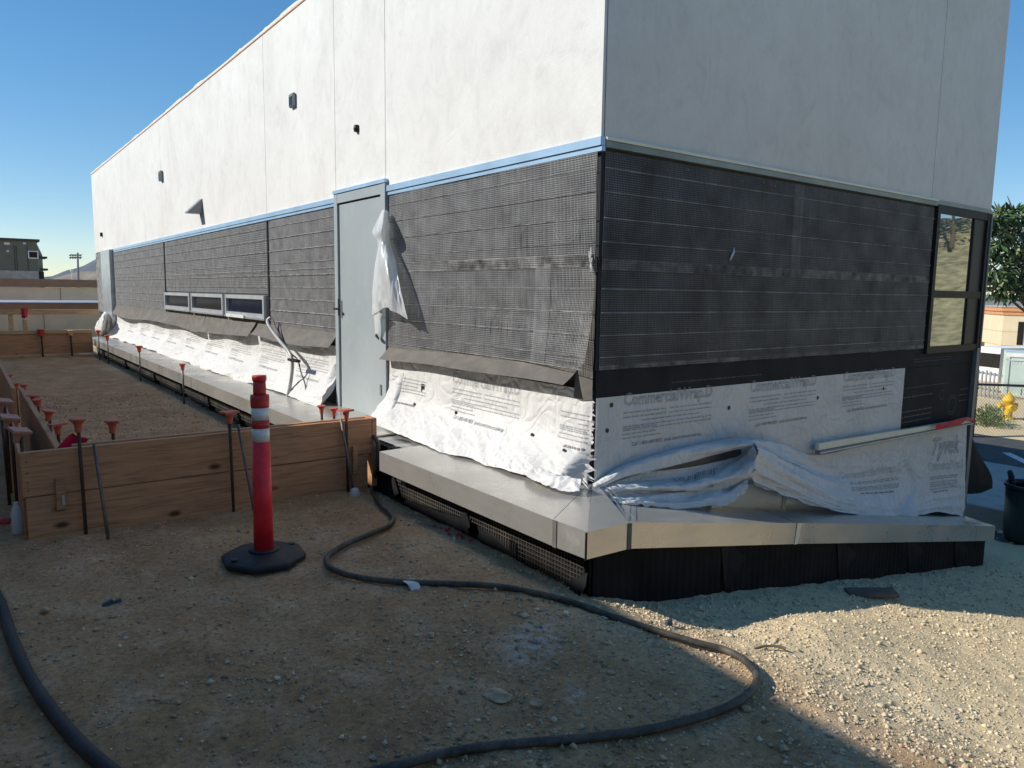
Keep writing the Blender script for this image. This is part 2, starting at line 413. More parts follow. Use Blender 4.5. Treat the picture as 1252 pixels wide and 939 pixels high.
class MB:
    """collects shapes into one mesh"""
    def __init__(s): s.v = []; s.f = []
    def add(s, vs, fs):
        n = len(s.v); s.v.extend([tuple(map(float, q)) for q in vs]); s.f.extend([tuple(i+n for i in f) for f in fs]); return s
    def box(s, a, b):
        x0, y0, z0 = a; x1, y1, z1 = b
        return s.add([(x0, y0, z0), (x1, y0, z0), (x1, y1, z0), (x0, y1, z0), (x0, y0, z1), (x1, y0, z1), (x1, y1, z1), (x0, y1, z1)],
                     [(3, 2, 1, 0), (4, 5, 6, 7), (0, 1, 5, 4), (1, 2, 6, 5), (2, 3, 7, 6), (3, 0, 4, 7)])
    def hexa(s, p):   # 8 points, bottom ring then top ring
        return s.add(p, [(3, 2, 1, 0), (4, 5, 6, 7), (0, 1, 5, 4), (1, 2, 6, 5), (2, 3, 7, 6), (3, 0, 4, 7)])
    def bar(s, a, b, r, n=6, r2=None, cap=True):
        a = np.array(a, float); b = np.array(b, float); d = b-a; L = np.linalg.norm(d)
        if L < 1e-6: return s
        d /= L; h = np.array([0, 0, 1.0]) if abs(d[2]) < .9 else np.array([1.0, 0, 0])
        e1 = np.cross(d, h); e1 /= np.linalg.norm(e1); e2 = np.cross(d, e1); r2 = r if r2 is None else r2
        vs = []
        for c, rr in ((a, r), (b, r2)):
            for k in range(n):
                t = 2*math.pi*k/n; vs.append(c + rr*(math.cos(t)*e1 + math.sin(t)*e2))
        fs = [(k, (k+1) % n, n+(k+1) % n, n+k) for k in range(n)]
        if cap: fs += [tuple(range(n-1, -1, -1)), tuple(range(n, 2*n))]
        return s.add(vs, fs)
    def lathe(s, c, prof, n=20, ang=0.0):
        vs = []; c = np.array(c, float)
        for (r, z) in prof:
            for k in range(n):
                t = ang + 2*math.pi*k/n; vs.append((c[0]+r*math.cos(t), c[1]+r*math.sin(t), c[2]+z))
        fs = []
        for j in range(len(prof)-1):
            for k in range(n):
                fs.append((j*n+k, j*n+(k+1) % n, (j+1)*n+(k+1) % n, (j+1)*n+k))
        fs.append(tuple(range(n-1, -1, -1))); fs.append(tuple((len(prof)-1)*n+k for k in range(n)))
        return s.add(vs, fs)
    def tube(s, pts, r, n=8):
        pts = np.asarray(pts, float); m = len(pts)
        T = np.gradient(pts, axis=0); T /= np.linalg.norm(T, axis=1)[:, None]
        e = np.cross(T[0], [0, 0, 1.0]); 
        if np.linalg.norm(e) < 1e-3: e = np.array([1.0, 0, 0])
        vs = []
        for i in range(m):
            e = e - T[i]*(e@T[i]); e /= np.linalg.norm(e); q = np.cross(T[i], e)
            rr = r[i] if hasattr(r, '__len__') else r
            for k in range(n):
                t = 2*math.pi*k/n; vs.append(pts[i] + rr*(math.cos(t)*e + math.sin(t)*q))
        fs = [(i*n+k, i*n+(k+1) % n, (i+1)*n+(k+1) % n, (i+1)*n+k) for i in range(m-1) for k in range(n)]
        fs += [tuple(range(n-1, -1, -1)), tuple((m-1)*n+k for k in range(n))]
        return s.add(vs, fs)
    def prism(s, poly, vec):
        n = len(poly); p = [np.array(q, float) for q in poly]; v = np.array(vec, float)
        return s.add(p+[q+v for q in p], [tuple(range(n-1, -1, -1)), tuple(range(n, 2*n))]+[(k, (k+1) % n, n+(k+1) % n, n+k) for k in range(n)])
    def build(s, name, mat, parent=None, smooth_sh=False, bevel=0, **kw):
        o = mesh(name, s.v, s.f, mat, parent, smooth_sh, **kw)
        bm = bmesh.new(); bm.from_mesh(o.data)
        bmesh.ops.recalc_face_normals(bm, faces=bm.faces)
        if bevel: bmesh.ops.bevel(bm, geom=bm.edges[:], offset=bevel, segments=1, affect='EDGES', clamp_overlap=True)
        bm.to_mesh(o.data); bm.free()
        return o
def crom(P, n):
    """Catmull-Rom resample of control points along axis 0 to n samples"""
    P = np.asarray(P, float); m = len(P)
    t = np.linspace(0, m-1, n); i = np.minimum(t.astype(int), m-2); f = (t-i).reshape((-1,)+(1,)*(P.ndim-1))
    Q = np.concatenate([P[:1]*2-P[1:2], P, P[-1:]*2-P[-2:-1]])
    a, b, c, d = Q[i], Q[i+1], Q[i+2], Q[i+3]
    return .5*((2*b)+(-a+c)*f+(2*a-5*b+4*c-d)*f*f+(-a+3*b-3*c+d)*f**3)
def grid_faces(nu, nv):
    i = np.arange(nu-1)[:, None]*nv + np.arange(nv-1)[None]
    return np.stack([i, i+1, i+nv+1, i+nv], -1).reshape(-1, 4)
def grid_normals(G):
    du = np.gradient(G, axis=0); dv = np.gradient(G, axis=1)
    n = np.cross(du, dv); return n/np.maximum(np.linalg.norm(n, axis=2, keepdims=True), 1e-9)
def loft(rows, nu, nv):
    """rows (top to bottom) of control points -> (nv across, nu down) dense grid"""
    R = np.stack([crom(np.asarray(r, float), nv) for r in rows])
    return crom(R, nu)
def bilin(G, u, v):
    nu, nv = G.shape[:2]; a = np.clip(np.asarray(u)*(nu-1), 0, nu-1.001); b = np.clip(np.asarray(v)*(nv-1), 0, nv-1.001)
    i = a.astype(int); j = b.astype(int); f = (a-i)[..., None]; g = (b-j)[..., None]
    return (G[i, j]*(1-f)+G[i+1, j]*f)*(1-g)+(G[i, j+1]*(1-f)+G[i+1, j+1]*f)*g
_tc = {}
def text_geo(s, outline=0.0):
    key = (s, outline)
    if key in _tc: return _tc[key]
    cu = bpy.data.curves.new("lettering", 'FONT'); cu.body = s; cu.size = 1.0; cu.resolution_u = 2
    if outline: cu.fill_mode = 'NONE'; cu.bevel_depth = outline; cu.bevel_resolution = 0
    ob = bpy.data.objects.new("lettering", cu); COL.objects.link(ob)
    dg = bpy.context.evaluated_depsgraph_get(); dg.update()
    me = bpy.data.meshes.new_from_object(ob.evaluated_get(dg))
    v = np.array([q.co for q in me.vertices]); f = [tuple(p.vertices) for p in me.polygons]
    bpy.data.objects.remove(ob); bpy.data.curves.remove(cu); bpy.data.meshes.remove(me)
    v[:, 0] -= v[:, 0].min(); w = v[:, 0].max()
    _tc[key] = (v, f, w); return _tc[key]

# ------------------------------------------------------------------ ground height
GX = np.array([-60, -.75, -.5, 0.0, .61, 1.74, 2.98, 4.87, 6.2, 60])
GZ = np.array([0, 0, -.06, -.21, -.30, -.50, -.70, -1.03, -1.2, -1.2])
def ground_z(x, y):
    x = np.asarray(x, float); y = np.asarray(y, float)
    z = np.interp(x, GX, GZ)
    near = smooth(-4.2, -2.2, y)*1.0
    z = z*np.where(x < 3, .55+.45*near, 1) 
    z = z + .085*np.exp(-((x-.55)**2/.30+(y+1.35)**2/.10))          # low mound of gravel
    z = z + .03*np.exp(-((x+.1)**2/.2+(y+1.75)**2/.12))
    return z
def ground_detail(x, y):
    return .022*fbm(x*1.5, y*1.5, 4, 3) + .013*fbm(x*8, y*8, 3, 9) + .008*fbm(x*30, y*30, 2, 21) + .007*np.maximum(0, fbm(x*14, y*14, 2, 33))
def gpt(x, y):           # photo pixel -> point on the ground
    d = fw + rt*(x-W/2)/FOC - up*(y-H/2)/FOC
    lo, hi = .3, 80
    for _ in range(40):
        m = (lo+hi)/2; P = CAM+m*d
        if P[2] > float(ground_z(P[0], P[1])): lo = m
        else: hi = m
    P = CAM+lo*d; return P
def gz(x, y): return float(ground_z(x, y)+ground_detail(x, y))

xs = np.unique(np.concatenate([[-3000, -800, -250, -90, -40, -20, -12, -8, -6, -5], np.arange(-4.4, 2.6, .022), np.arange(2.6, 7, .1), [7.5, 8.5, 10, 13, 18, 26, 40, 80, 200, 700, 3000]]))
ys = np.unique(np.concatenate([[-3000, -700, -200, -60, -25, -12, -8, -5, -4], np.arange(-3.4, 2.4, .022), np.arange(2.4, 17, .09), [18, 20, 24, 30, 45, 80, 200, 700, 3000]]))
X, Y = np.meshgrid(xs, ys, indexing='ij')
Z = ground_z(X, Y)
inr = ((X > -6) & (X < 8) & (Y > -5) & (Y < 19))
Z = Z + np.where(inr, ground_detail(X, Y), 0)
ground = mesh("ground", np.stack([X, Y, Z], -1).reshape(-1, 3), grid_faces(len(xs), len(ys)), M['dirt'], smooth_sh=True, kind='structure')
bm = bmesh.new(); bm.from_mesh(ground.data); bmesh.ops.recalc_face_normals(bm, faces=bm.faces); bm.to_mesh(ground.data); bm.free()

# ------------------------------------------------------------------ main building
BLD = empty("stucco_building", (0, 0, 0), "long white stucco building with wire mesh and loose white wrap on its lower walls", "building")
ZS, ZR, ZB = 2.477, 4.56, 2.405          # stucco base, roof, underside of flashing
XE, YE = 5.45, 20.0
c = MB(); c.box((0, 0, -1.6), (XE, YE, ZR-.12)); c.build("wall_core", M['paper'], BLD)
# stucco panels, with open joints between them
def stucco_left(y0, y1): MB().box((-.022, y0+.004, ZS), (-.001, y1-.004, ZR)).build("stucco_panel", M['stucco'], BLD)
for a, b in ((-.022+.0, 2.74), (2.74, 3.82), (3.82, 5.9), (5.9, 11.6), (11.6, YE)): stucco_left(a, b)
for a, b in ((0.0, 4.17), (4.17, 5.50)): MB().box((a+.004, -.022, ZS), (b-.004, -.001, ZR)).build("stucco_panel", M['stucco'], BLD)
MB().box((XE, -.02, -1.6), (XE+.03, 12, ZR)).build("end_wall", M['stucco'], BLD)
# parapet cap: raw wood edge with a wavy white membrane above
MB().box((-.030, -.034, ZR+.001), (.02, YE+.02, ZR+.014)).build("parapet_board", M['terracotta'], BLD)
yy = np.linspace(-.03, YE, 260)
hh = .028+.014*fbm(yy*1.3, yy*0, 3, 5)+.012*(noise(yy*3.1, 0, 0, 8) > .45)
v = []
for y, h in zip(yy, hh): v += [(-.028, y, ZR+.0145), (-.030, y, ZR+.0145+h), (.3, y, ZR+.03+h*.4)]
mesh("roof_membrane", v, [(3*k+j, 3*k+3+j, 3*k+4+j, 3*k+1+j) for k in range(len(yy)-1) for j in (0, 1)], M['wrap'], BLD, True)
MB().box((.021, -.034, ZR+.001), (XE+.05, .25, ZR+.03)).build("parapet_cap", M['wall' 'beige'], BLD)
# flashing strips at the base of the stucco
for a, b in ((-.035, 2.715), (3.83, 17.0)): 
    MB().box((-.040, a, ZB+.02), (.0, b, ZS-.003)).box((-.030, a, ZB-.012), (.0, b, ZB+.018)).build("flashing_strip", M['blue_steel'], BLD)
MB().box((.001, -.040, ZB+.012), (4.27, .0, ZS-.022)).build("flashing_strip", M['flash_grey'], BLD)
MB().box((.001, -.048, ZS-.020), (4.27, .0, ZS-.003)).build("flashing_lip", M['cream'], BLD)
MB().box((4.27, -.035, ZB+.03), (5.49, .0, ZS-.003)).build("flashing_strip", M['flash_grey'], BLD)

# wire lath: real wires standing off the dark paper
def lath(name, face, s0, s1, zlo, zhi, pitch=.0135, w=.0042, off=.016, mat='wire', sag=None, zstep=.0135, parent=BLD):
    """face 'L' (x = -off, runs in y) or 'R' (y = -off, runs in x); zlo is a function of s"""
    V = []; F = []
    def P(s, z, o):
        if sag is not None: o = o + sag(s, z)
        return (-o, s, z) if face == 'L' else (s, -o, z)
    ss = np.arange(s0+.004, s1, pitch)
    nz = 10
    for k, s in enumerate(ss):
        zb = zlo(s); zz = np.linspace(zb, zhi, nz); wob = .0025*np.sin(k*1.7)
        ww = w*(.75+.5*((k*7) % 5)/4)
        n0 = len(V)
        for z in zz: V += [P(s-ww/2, z, off+wob*.3), P(s, z, off+.003), P(s+ww/2, z, off+wob*.3)]
        for j in range(nz-1):
            for q in (0, 1): F.append((n0+3*j+q, n0+3*j+q+1, n0+3*j+q+4, n0+3*j+q+3))
    zmin = min(zlo(s) for s in ss)
    rows = np.arange(zmin+.005, zhi, zstep); ns = max(6, int((s1-s0)/.25))
    for k, z in enumerate(rows):
        seg = np.linspace(s0, s1, ns); n0 = len(V); ww = w*.75
        for s in seg: V += [P(s, z-ww/2, off+.002), P(s, z+ww/2, off+.002)]
        for j in range(ns-1):
            if z > max(zlo(seg[j]), zlo(seg[j+1])): F.append((n0+2*j, n0+2*j+2, n0+2*j+3, n0+2*j+1))
    return mesh(name, V, np.array(F), M[mat], parent, kind='stuff')
def ribs(face, s0, s1, zs, off=.021, h=.0055, mat='rib', sag=None, zlo=None):
    m = MB()
    for k, z in enumerate(zs):
        seg = np.linspace(s0, s1, max(4, int((s1-s0)/.2)))
        P = []
        for i, s in enumerate(seg):
            o = off+(sag(s, z) if sag else 0); zz = z+.002*noise(s*1.3, z*9, 0, 4)
            P.append((-o, s, zz) if face == 'L' else (s, -o, zz))
        m.tube(P, h/2*(.8+.4*(k % 3)/2), 4)
    return m.build("lath_rib", M[mat], BLD, kind='stuff')
sag_near = lambda s, z: .055*smooth(.8, 0.0, s)*smooth(1.6, 1.0, z)+.012*smooth(1.5, 1.05, z)+np.maximum(0, .012*fbm(np.asarray(s)*1.4, np.asarray(z)*2.2, 2, 25)+.004)
zl_near = lambda s: 1.085-.03*smooth(1.2, 2.6, s)+.006*math.sin(s*5)+.008*float(noise(s*75.0, 0, 0, 7))+.05*max(0, 1-s/.07)
lath("wire_lath", 'L', .006, 2.69, zl_near, 2.405, sag=sag_near)
ribs('L', .01, 2.69, [2.30, 2.16, 2.01, 1.86, 1.79, 1.72, 1.585, 1.44, 1.30, 1.165, 1.09], sag=sag_near)
lath("lath_overlap", 'L', .02, 2.68, lambda s: 1.725, 1.79, pitch=.0135, off=.024, mat='rib')
lath("lath_overlap", 'L', .42, .58, lambda s: 1.10, 1.74, pitch=.0125, off=.021, sag=sag_near)
zl_far = lambda s: 1.105+.012*math.sin(s*1.7)
for a, b in ((3.83, 5.86), (5.93, 11.55), (11.66, 17.1)):
    zl = (lambda s: 1.50) if a == 5.93 else zl_far
    lath("wire_lath", 'L', a, b, zl, 2.40, pitch=.0135 if a < 5 else .024, w=.0042 if a < 5 else .0075, zstep=.0135 if a < 5 else .024)
    ribs('L', a, b, [2.30, 2.16, 2.01, 1.86, 1.78, 1.72, 1.58] + ([] if a == 5.93 else [1.44, 1.30, 1.165]), h=.012)
for y in (5.895, 11.6): MB().box((-.03, y-.02, 1.1), (-.001, y+.02, ZB-.015)).build("control_joint", M['bronze'], BLD)
zl_r = lambda s: 1.085+.004*math.sin(s*9)+.007*float(noise(s*75.0, 0, 0, 5))
sag_r = lambda s, z: np.maximum(0, .010*fbm(np.asarray(s)*1.3, np.asarray(z)*2.2, 2, 15)+.004)+.012*smooth(1.25, 1.09, z)*np.abs(noise(np.asarray(s)*1.7, 0, 0, 8))
lath("wire_lath", 'R', .012, 4.25, zl_r, 2.40, off=.016, mat='wire_shaded', sag=sag_r)
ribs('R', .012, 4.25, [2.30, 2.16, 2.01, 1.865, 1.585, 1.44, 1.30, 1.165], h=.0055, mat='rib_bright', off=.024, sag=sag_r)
lath("lath_overlap", 'R', .012, 4.25, lambda s: 1.70, 1.765, pitch=.0125, off=.024, mat='rib')
lath("lath_overlap", 'R', 1.97, 2.10, lambda s: 1.77, 2.40, pitch=.0115, off=.022, mat='wire_shaded')
lath("lath_overlap", 'R', .012, 4.25, lambda s: 1.085, 1.115, pitch=.009, off=.022, mat='rib')
m = MB()
for s in np.arange(.15, 4.2, .2): m.lathe((s+.03*math.sin(s*17), -.026, 2.36+.012*math.sin(s*9)), [(.005, -.005), (.005, .005)], 6)
m.build("fixing_screw", M['rib'], BLD, kind='stuff')
# white ties: one at the corner, one on the right wall
m = MB()
for k in range(6):
    a = np.array([-.035-.01*random.random(), .015+.02*random.random(), 1.69+.02*k]); m.bar(a, a+np.array([-.01*random.random(), .02*random.random()-.01, .04]), .006, 5, .003)
m.build("white_tie", M['white_pl'], BLD)
m = MB(); m.tube([(1.23, -.03, 1.80), (1.24, -.035, 1.83), (1.262, -.035, 1.86), (1.268, -.03, 1.89)], [.004, .009, .008, .003], 6); m.build("white_tie", M['white_pl'], BLD)
# faint print on the dark paper behind the wires
def ring(m, face, s, z, r, o=.006, w=.006):
    n = 28; vs = []
    for k in range(n):
        t = 2*math.pi*k/n
        for q in (r, r-w):
            a, b = s+q*math.cos(t), z+1.05*q*math.sin(t); vs.append((-o, a, b) if face == 'L' else (a, -o, b))
    m.add(vs, [(2*k, 2*k+1, 2*((k+1) % n)+1, 2*((k+1) % n)) for k in range(n)])
def bars(m, face, s0, s1, zs, o=.006, h=.008):
    for z in zs:
        s = s0
        while s < s1:
            L = random.uniform(.02, .09); e = min(s1, s+L)
            q = [(s, z), (e, z), (e, z+h), (s, z+h)]
            m.add([(-o, a, b) if face == 'L' else (a, -o, b) for a, b in q], [(0, 1, 2, 3)]); s = e+.012
for face, ss in (('L', (.3, 1.5)), ('R', (.95, 2.05, 3.3))):
    m = MB()
    for k, s in enumerate(ss):
        for (z, ds) in ((2.0, 0), (1.36, .16)):
            ring(m, face, s+ds, z, .125, w=.007); ring(m, face, s+ds, z, .095, w=.005)
            ring(m, face, s+ds+.5, z+.11, .05); bars(m, face, s+ds+.2, s+ds+.75, [z+.02, z-.02, z-.06])
    m.build("paper_print", M['ink_faint'], BLD, kind='stuff')

# door, its frame and transom line
MB().box((-.03, 2.79, .36), (-.001, 3.73, 2.395)).build("door", M['door'], BLD)
dr = MB().box((-.052, 2.70, .34), (-.001, 2.785, 2.50)).box((-.052, 3.735, .34), (-.001, 3.81, 2.50)).box((-.050, 2.786, 2.41), (-.001, 3.734, 2.50)).build("door_frame", M['door'], BLD)
MB().box((-.060, 2.69, 2.503), (-.001, 3.82, 2.535)).build("door_head_flashing", M['blue_steel'], BLD)
MB().box((-.062, 3.70, 1.30), (-.053, 3.722, 1.47)).box((-.09, 3.70, 1.36), (-.062, 3.715, 1.375)).box((-.10, 3.675, 1.358), (-.088, 3.74, 1.378)).build("door_handle", M['bronze'], BLD)
for zz in (.65, 1.4, 2.15): MB().bar((-.060, 2.793, zz-.05), (-.060, 2.793, zz+.05), .011, 8).build("hinge", M['galv'], BLD)
MB().box((-.033, 2.80, .37), (-.0305, 3.72, .62)).build("kick_plate", M['door'], BLD)
MB().box((-.10, 2.70, .33), (-.001, 3.8, .352)).build("door_sill", M['white'], BLD)

# three slot windows on the left wall
for k, (a, b) in enumerate(((5.95, 7.62), (7.75, 9.55), (9.68, 11.5))):
    z0, z1 = 1.19, 1.475
    m = MB(); x0, x1 = -.075, -.001; t = .05
    m.box((x0, a, z0), (x1, a+t, z1)).box((x0, b-t, z0), (x1, b, z1)).box((x0+.003, a+t, z0), (x1, b-t, z0+t)).box((x0+.003, a+t, z1-t), (x1, b-t, z1))
    wf = m.build("window_frame", M['alu'], BLD)
    MB().box((-.035, a+t, z0+t), (-.001, b-t, z1-t)).build("window_pane", M['blueglass'] if k == 0 else M['darkglass'], wf)
    MB().box((-.085, a-.03, z0-.024), (-.001, b+.03, z0-.001)).build("window_sill", M['galv'], wf)
MB().box((-.10, 6.7, 1.168), (-.086, 7.5, 1.21)).build("masking_tape", M['white_pl'], BLD)

# right wall: dark membrane band, window, bare membrane panel
MB().box((0.0, -.010, .90), (5.43, -.001, 1.08)).build("membrane_band", M['membrane'], BLD)
MB().box((3.80, -.009, -.95), (5.43, -.001, .898)).build("membrane_panel", M['membrane'], BLD)
MB().box((5.40, -.05, -.9), (5.47, .0, 1.05)).build("corner_trim", M['polegrey'], BLD)
x0, x1, z0, z1 = 4.285, 5.46, 1.03, 2.43
m = MB(); m.box((x0, -.040, z0), (x0+.055, -.002, z1)).box((x1-.06, -.040, z0), (x1, -.002, z1)).box((x0+.055, -.037, z1-.07), (x1-.06, -.002, z1)).box((x0+.055, -.037, z0), (x1-.06, -.002, z0+.065)).box((x0+.055, -.034, 1.565), (x1-.06, -.002, 1.635)).box((5.10, -.032, z0+.065), (5.13, -.002, 1.565)).box((5.10, -.032, 1.635), (5.13, -.002, z1-.07))
RW = m.build("window_frame", M['bronze'], BLD)
for a, b in ((z0+.065, 1.565), (1.635, z1-.07)):
    MB().box((x0+.055, -.018, a), (5.10, -.002, b)).build("window_pane", M['glass'], RW)
    MB().box((5.13, -.018, a), (x1-.06, -.002, b)).build("side_panel", M['dark'], RW)
MB().box((5.462, -.05, .4), (5.485, .0, 2.43)).build("corner_angle", M['polegrey'], BLD)
m = MB()
bars(m, 'R', 3.95, 4.55, [.62, .48, .43, .38], .012, .012); ring(m, 'R', 4.75, .60, .05, .012); ring(m, 'R', 5.0, .48, .10, .012); ring(m, 'R', 5.0, .48, .075, .012)
bars(m, 'R', 5.15, 5.35, [.62, .56, .5], .012, .012); bars(m, 'R', 3.9, 4.9, [.71], .012, .006); bars(m, 'R', .7, 1.7, [.965], .012, .006); bars(m, 'R', 4.1, 4.9, [.98, .955], .012, .005)
m.build("membrane_print", M['ink_faint'], BLD, kind='stuff')

# wall fittings on the left stucco
def wall_lamp(y, z, s):
    m = MB(); m.box((-.10*s, y-.11*s, z-.12*s), (-.022, y+.11*s, z+.12*s)); o = m.build("wall_lamp", M['polegrey'], BLD, bevel=.012)
    MB().box((-.105*s, y-.08*s, z-.09*s), (-.1005*s, y+.08*s, z+.06*s)).build("lamp_lens", M['darkglass'], o)
wall_lamp(4.91, 3.62, .62); wall_lamp(11.48, 3.56, .75)
MB().lathe((-.03, 3.30, 3.06), [(.028, -.03), (.034, 0), (.028, .03)], 10).build("pipe_stub", M['bronze'], BLD)
MB().lathe((-.03, 18.6, 2.9), [(.05, -.05), (.05, .05)], 10).build("pipe_stub", M['bronze'], BLD)
ys0, ys1, zb, zt = 8.83, 9.03, 2.70, 2.925
MB().prism([(-.022, ys0, zb), (-.022, ys0, zt), (-.235, ys0, zb+.015), (-.235, ys0, zb)], (0, ys1-ys0, 0)).build("vent_hood", M['polegrey'], BLD)
# end pilaster on the far left
MB().box((-.10, 17.2, .40), (-.001, 18.55, 2.47)).build("pilaster", M['galv'], BLD)
MB().box((-.03, 18.6, .9), (-.001, 19.9, 2.46)).build("far_lath_panel", M['rib'], BLD)

# ------------------------------------------------------------------ house wrap (height fields over the wall)
def hfield(face, s0, s1, zb, zt, off, ns, nz):
    """grid[nz, ns]: z from top to bottom, s left to right as seen from outside"""
    s = np.linspace(s0, s1, ns); v = np.linspace(0, 1, nz)[:, None]
    S = np.broadcast_to(s, (nz, ns)); ZZ = zt(S)*(1-v)+zb(S)*v; O = off(S, ZZ)
    if face == 'L': return np.stack([-O, -S, ZZ], -1)
    return np.stack([S, -O, ZZ], -1)
def sheet(name, G, mat, parent, **kw):
    nu, nv = G.shape[:2]; return mesh(name, G.reshape(-1, 3), grid_faces(nu, nv), mat, parent, True, **kw)
con = lambda a: (lambda s: a+0*s)
# left walls: s = -y so that text reads left to right
def off_near(s, z):
    t = smooth(.72, .36, z)
    o = .014 + .17*t**1.6 + .012*smooth(.95, .4, z)
    o = o + t*(.075*ridge(s*1.1+z*1.5, z*7.0+s*1.6, 3, 31) + .024*ridge(s*3.2, z*15+s*3.0, 3, 37)) + .010*smooth(.85, .5, z)*ridge(s*1.6+z, z*8+s*2.6, 3, 33) + .010*t*ridge(s*7+z*2, z*22+s*6, 2, 34)
    o = o + .006*fbm(s*2.2, z*3, 3, 40) + t*.09*np.exp(-((s+1.05)**2)/.5)*smooth(.5, .37, z)
    o = o + .03*np.exp(-((s+2.42)**2)/.003)*smooth(.95, .6, z)
    return np.maximum(o, .008)*smooth(.01, .10, -s+.03) + .012
zb_near = lambda s: .385+.012*noise(s*4, 0, 0, 3)+.02*smooth(-2.3, -2.66, s)
G_near = hfield('L', -2.68, .0, zb_near, con(.96), off_near, 300, 140)
WN = sheet("house_wrap", G_near, M['wrap'], BLD)
def off_far(s, z):
    t = smooth(.80, .35, z)
    o = .014 + .22*t**1.7 + t*(.060*ridge(s*.9+z*1.2, z*5-s*.5, 3, 51)+.022*ridge(s*3.3, z*12-s*1.5, 3, 57))
    return np.maximum(o + .008*fbm(s*1.4, z*3, 3, 60), .008)
zb_far = lambda s: .375+.02*noise(s*2.2, 0, 0, 13)
G_far = hfield('L', -17.1, -3.84, zb_far, con(.98), off_far, 420, 60)
WF = sheet("house_wrap", G_far, M['wrap'], BLD)
# folded-over corner of the wrap beside the door (both sides)
G = loft([[(-.02, 3.83, .80), (-.05, 3.86, .80), (-.06, 3.90, .79)], [(-.06, 3.84, .55), (-.10, 3.95, .60), (-.10, 4.05, .58)], [(-.20, 3.85, .385), (-.25, 4.1, .39), (-.22, 4.4, .40)]], 20, 20)
sheet("wrap_fold", G, M['wrapgrey'], BLD)
G = loft([[px(478, 468, 0, -.03), px(486, 462, 0, -.05), px(494, 455, 0, -.03)], [px(470, 492, 0, -.06), px(478, 495, 0, -.14), px(494, 497, 0, -.04)], [px(464, 522, 0, -.10), px(474, 520, 0, -.2), px(488, 535, 0, -.08)]], 26, 22)
G = G + .012*ridge(G[..., 1]*9, G[..., 2]*9, 2, 5)[..., None]*np.array([-1, 0, 0])
sheet("wrap_fold", G, M['wrapgrey'], BLD)
# right flat wrap
off_r = lambda s, z: .016+.004*fbm(s*3, z*4, 3, 70)+.02*smooth(.55, .3, z)*np.abs(fbm(s*2, z*2, 2, 72))
G_right = hfield('R', .0, 3.9, lambda s: .10-.12*np.clip(s, 0, 4)*.9, con(.912), lambda s, z: off_r(s, z), 120, 60)
G_right[:, -8:, 1] += -.015*np.linspace(0, 1, 8)[None, :]
WR = sheet("house_wrap", G_right, M['wrap'], BLD)
# torn fringe of wrap where the two sides meet at the corner
m = MB()
for k in range(30):
    z = .40+.52*(k/30)**1.6+.03*random.random(); L = random.uniform(.012, .06)*(1.2 if z < .55 else .45)
    a = np.array([-.03-.10*smooth(.6, .38, z), -.02-.04*smooth(.6, .4, z), z])
    d = np.array([random.uniform(-.3, .9), -.6, random.uniform(-.5, .3)]); d /= np.linalg.norm(d); n = np.array([0, 0, random.uniform(.006, .016)])
    m.add([a-n, a+d*L+n*.2, a+n, a-d*L*.4], [(0, 1, 2, 3)])
m.build("torn_fringe", M['wrap'], WN, kind='stuff')

# print on the flat wraps
def put_text(m, s, fn, u0, z0, width, height, outline=0.0, flip=False):
    v, f, w = text_geo(s, outline)
    x = v[:, 0]/w*width; y = v[:, 1]*height/.72
    if flip: x = width-x; y = height-y
    m.add(fn(u0+x, z0+y), f)
def dash_rows(m, fn, u0, u1, zs, h=.009, words=(.02, .075)):
    for z in zs:
        u = u0
        while u < u1-.01:
            e = min(u1, u+random.uniform(*words)); n = 3
            uu = np.linspace(u, e, n); 
            pts = np.concatenate([fn(uu, np.full(n, z)), fn(uu, np.full(n, z+h))])
            m.add(pts, [(k, k+1, n+k+1, n+k) for k in range(n-1)]); u = e+.010
def print_block(fn, ma, mb, u0, w=.88, zoff=0.0, umin=-99, umax=99, head=True):
    if head and u0 >= umin and u0+w <= umax: put_text(ma, "CommercialWrap.D", fn, u0, .845+zoff, w, .085, .015)
    g = lambda a, b: (max(umin, u0+a*w), min(umax, u0+b*w))
    for a, b, zs in ((0, .46, (.795, .765)), (.5, 1, (.795, .765)), (.2, .85, (.735,)), (0, 1, (.705, .680)), (0, .35, (.692, .655)), (0, .4, (.628,))):
        s0, s1 = g(a, b)
        if s1 > s0: dash_rows(ma, fn, s0, s1, [z+zoff for z in zs], h=.007)
    if u0 >= umin and u0+w <= umax: put_text(mb, "Call 1-800-448-9835  tyvek.com/commercialwrap", fn, u0+.10*w, .575+zoff, w*.78, .026)
    elif u0+w*.6 > umin:
        s0, s1 = g(.1, .88)
        if s1 > s0: dash_rows(mb, fn, s0, s1, [.58+zoff], h=.014, words=(.01, .03))
def fn_left(off): return lambda s, z: np.stack([-(off(s, z)+.004), -s, z], -1)
fn_right = lambda s, z: np.stack([s, -(off_r(s, z)+.004), z], -1)
def add_print(name, parent, blocks, fn, **kw):
    a, b = MB(), MB()
    for u in blocks: print_block(fn, a, b, u, **kw)
    mesh(name, a.v, a.f, M['ink'], parent, kind='stuff')
    if b.v: mesh(name, b.v, b.f, M['ink_dark'], parent, kind='stuff')
add_print("printed_lettering", WR, (.24, 1.56, 2.86), fn_right, umax=3.8)
add_print("printed_lettering", WN, (-2.90, -1.60, -.28), fn_left(off_near), umin=-2.62, umax=-.02)
add_print("printed_lettering", WF, [-4.95-1.3*k for k in range(9)], fn_left(off_far), umin=-17, umax=-3.9)
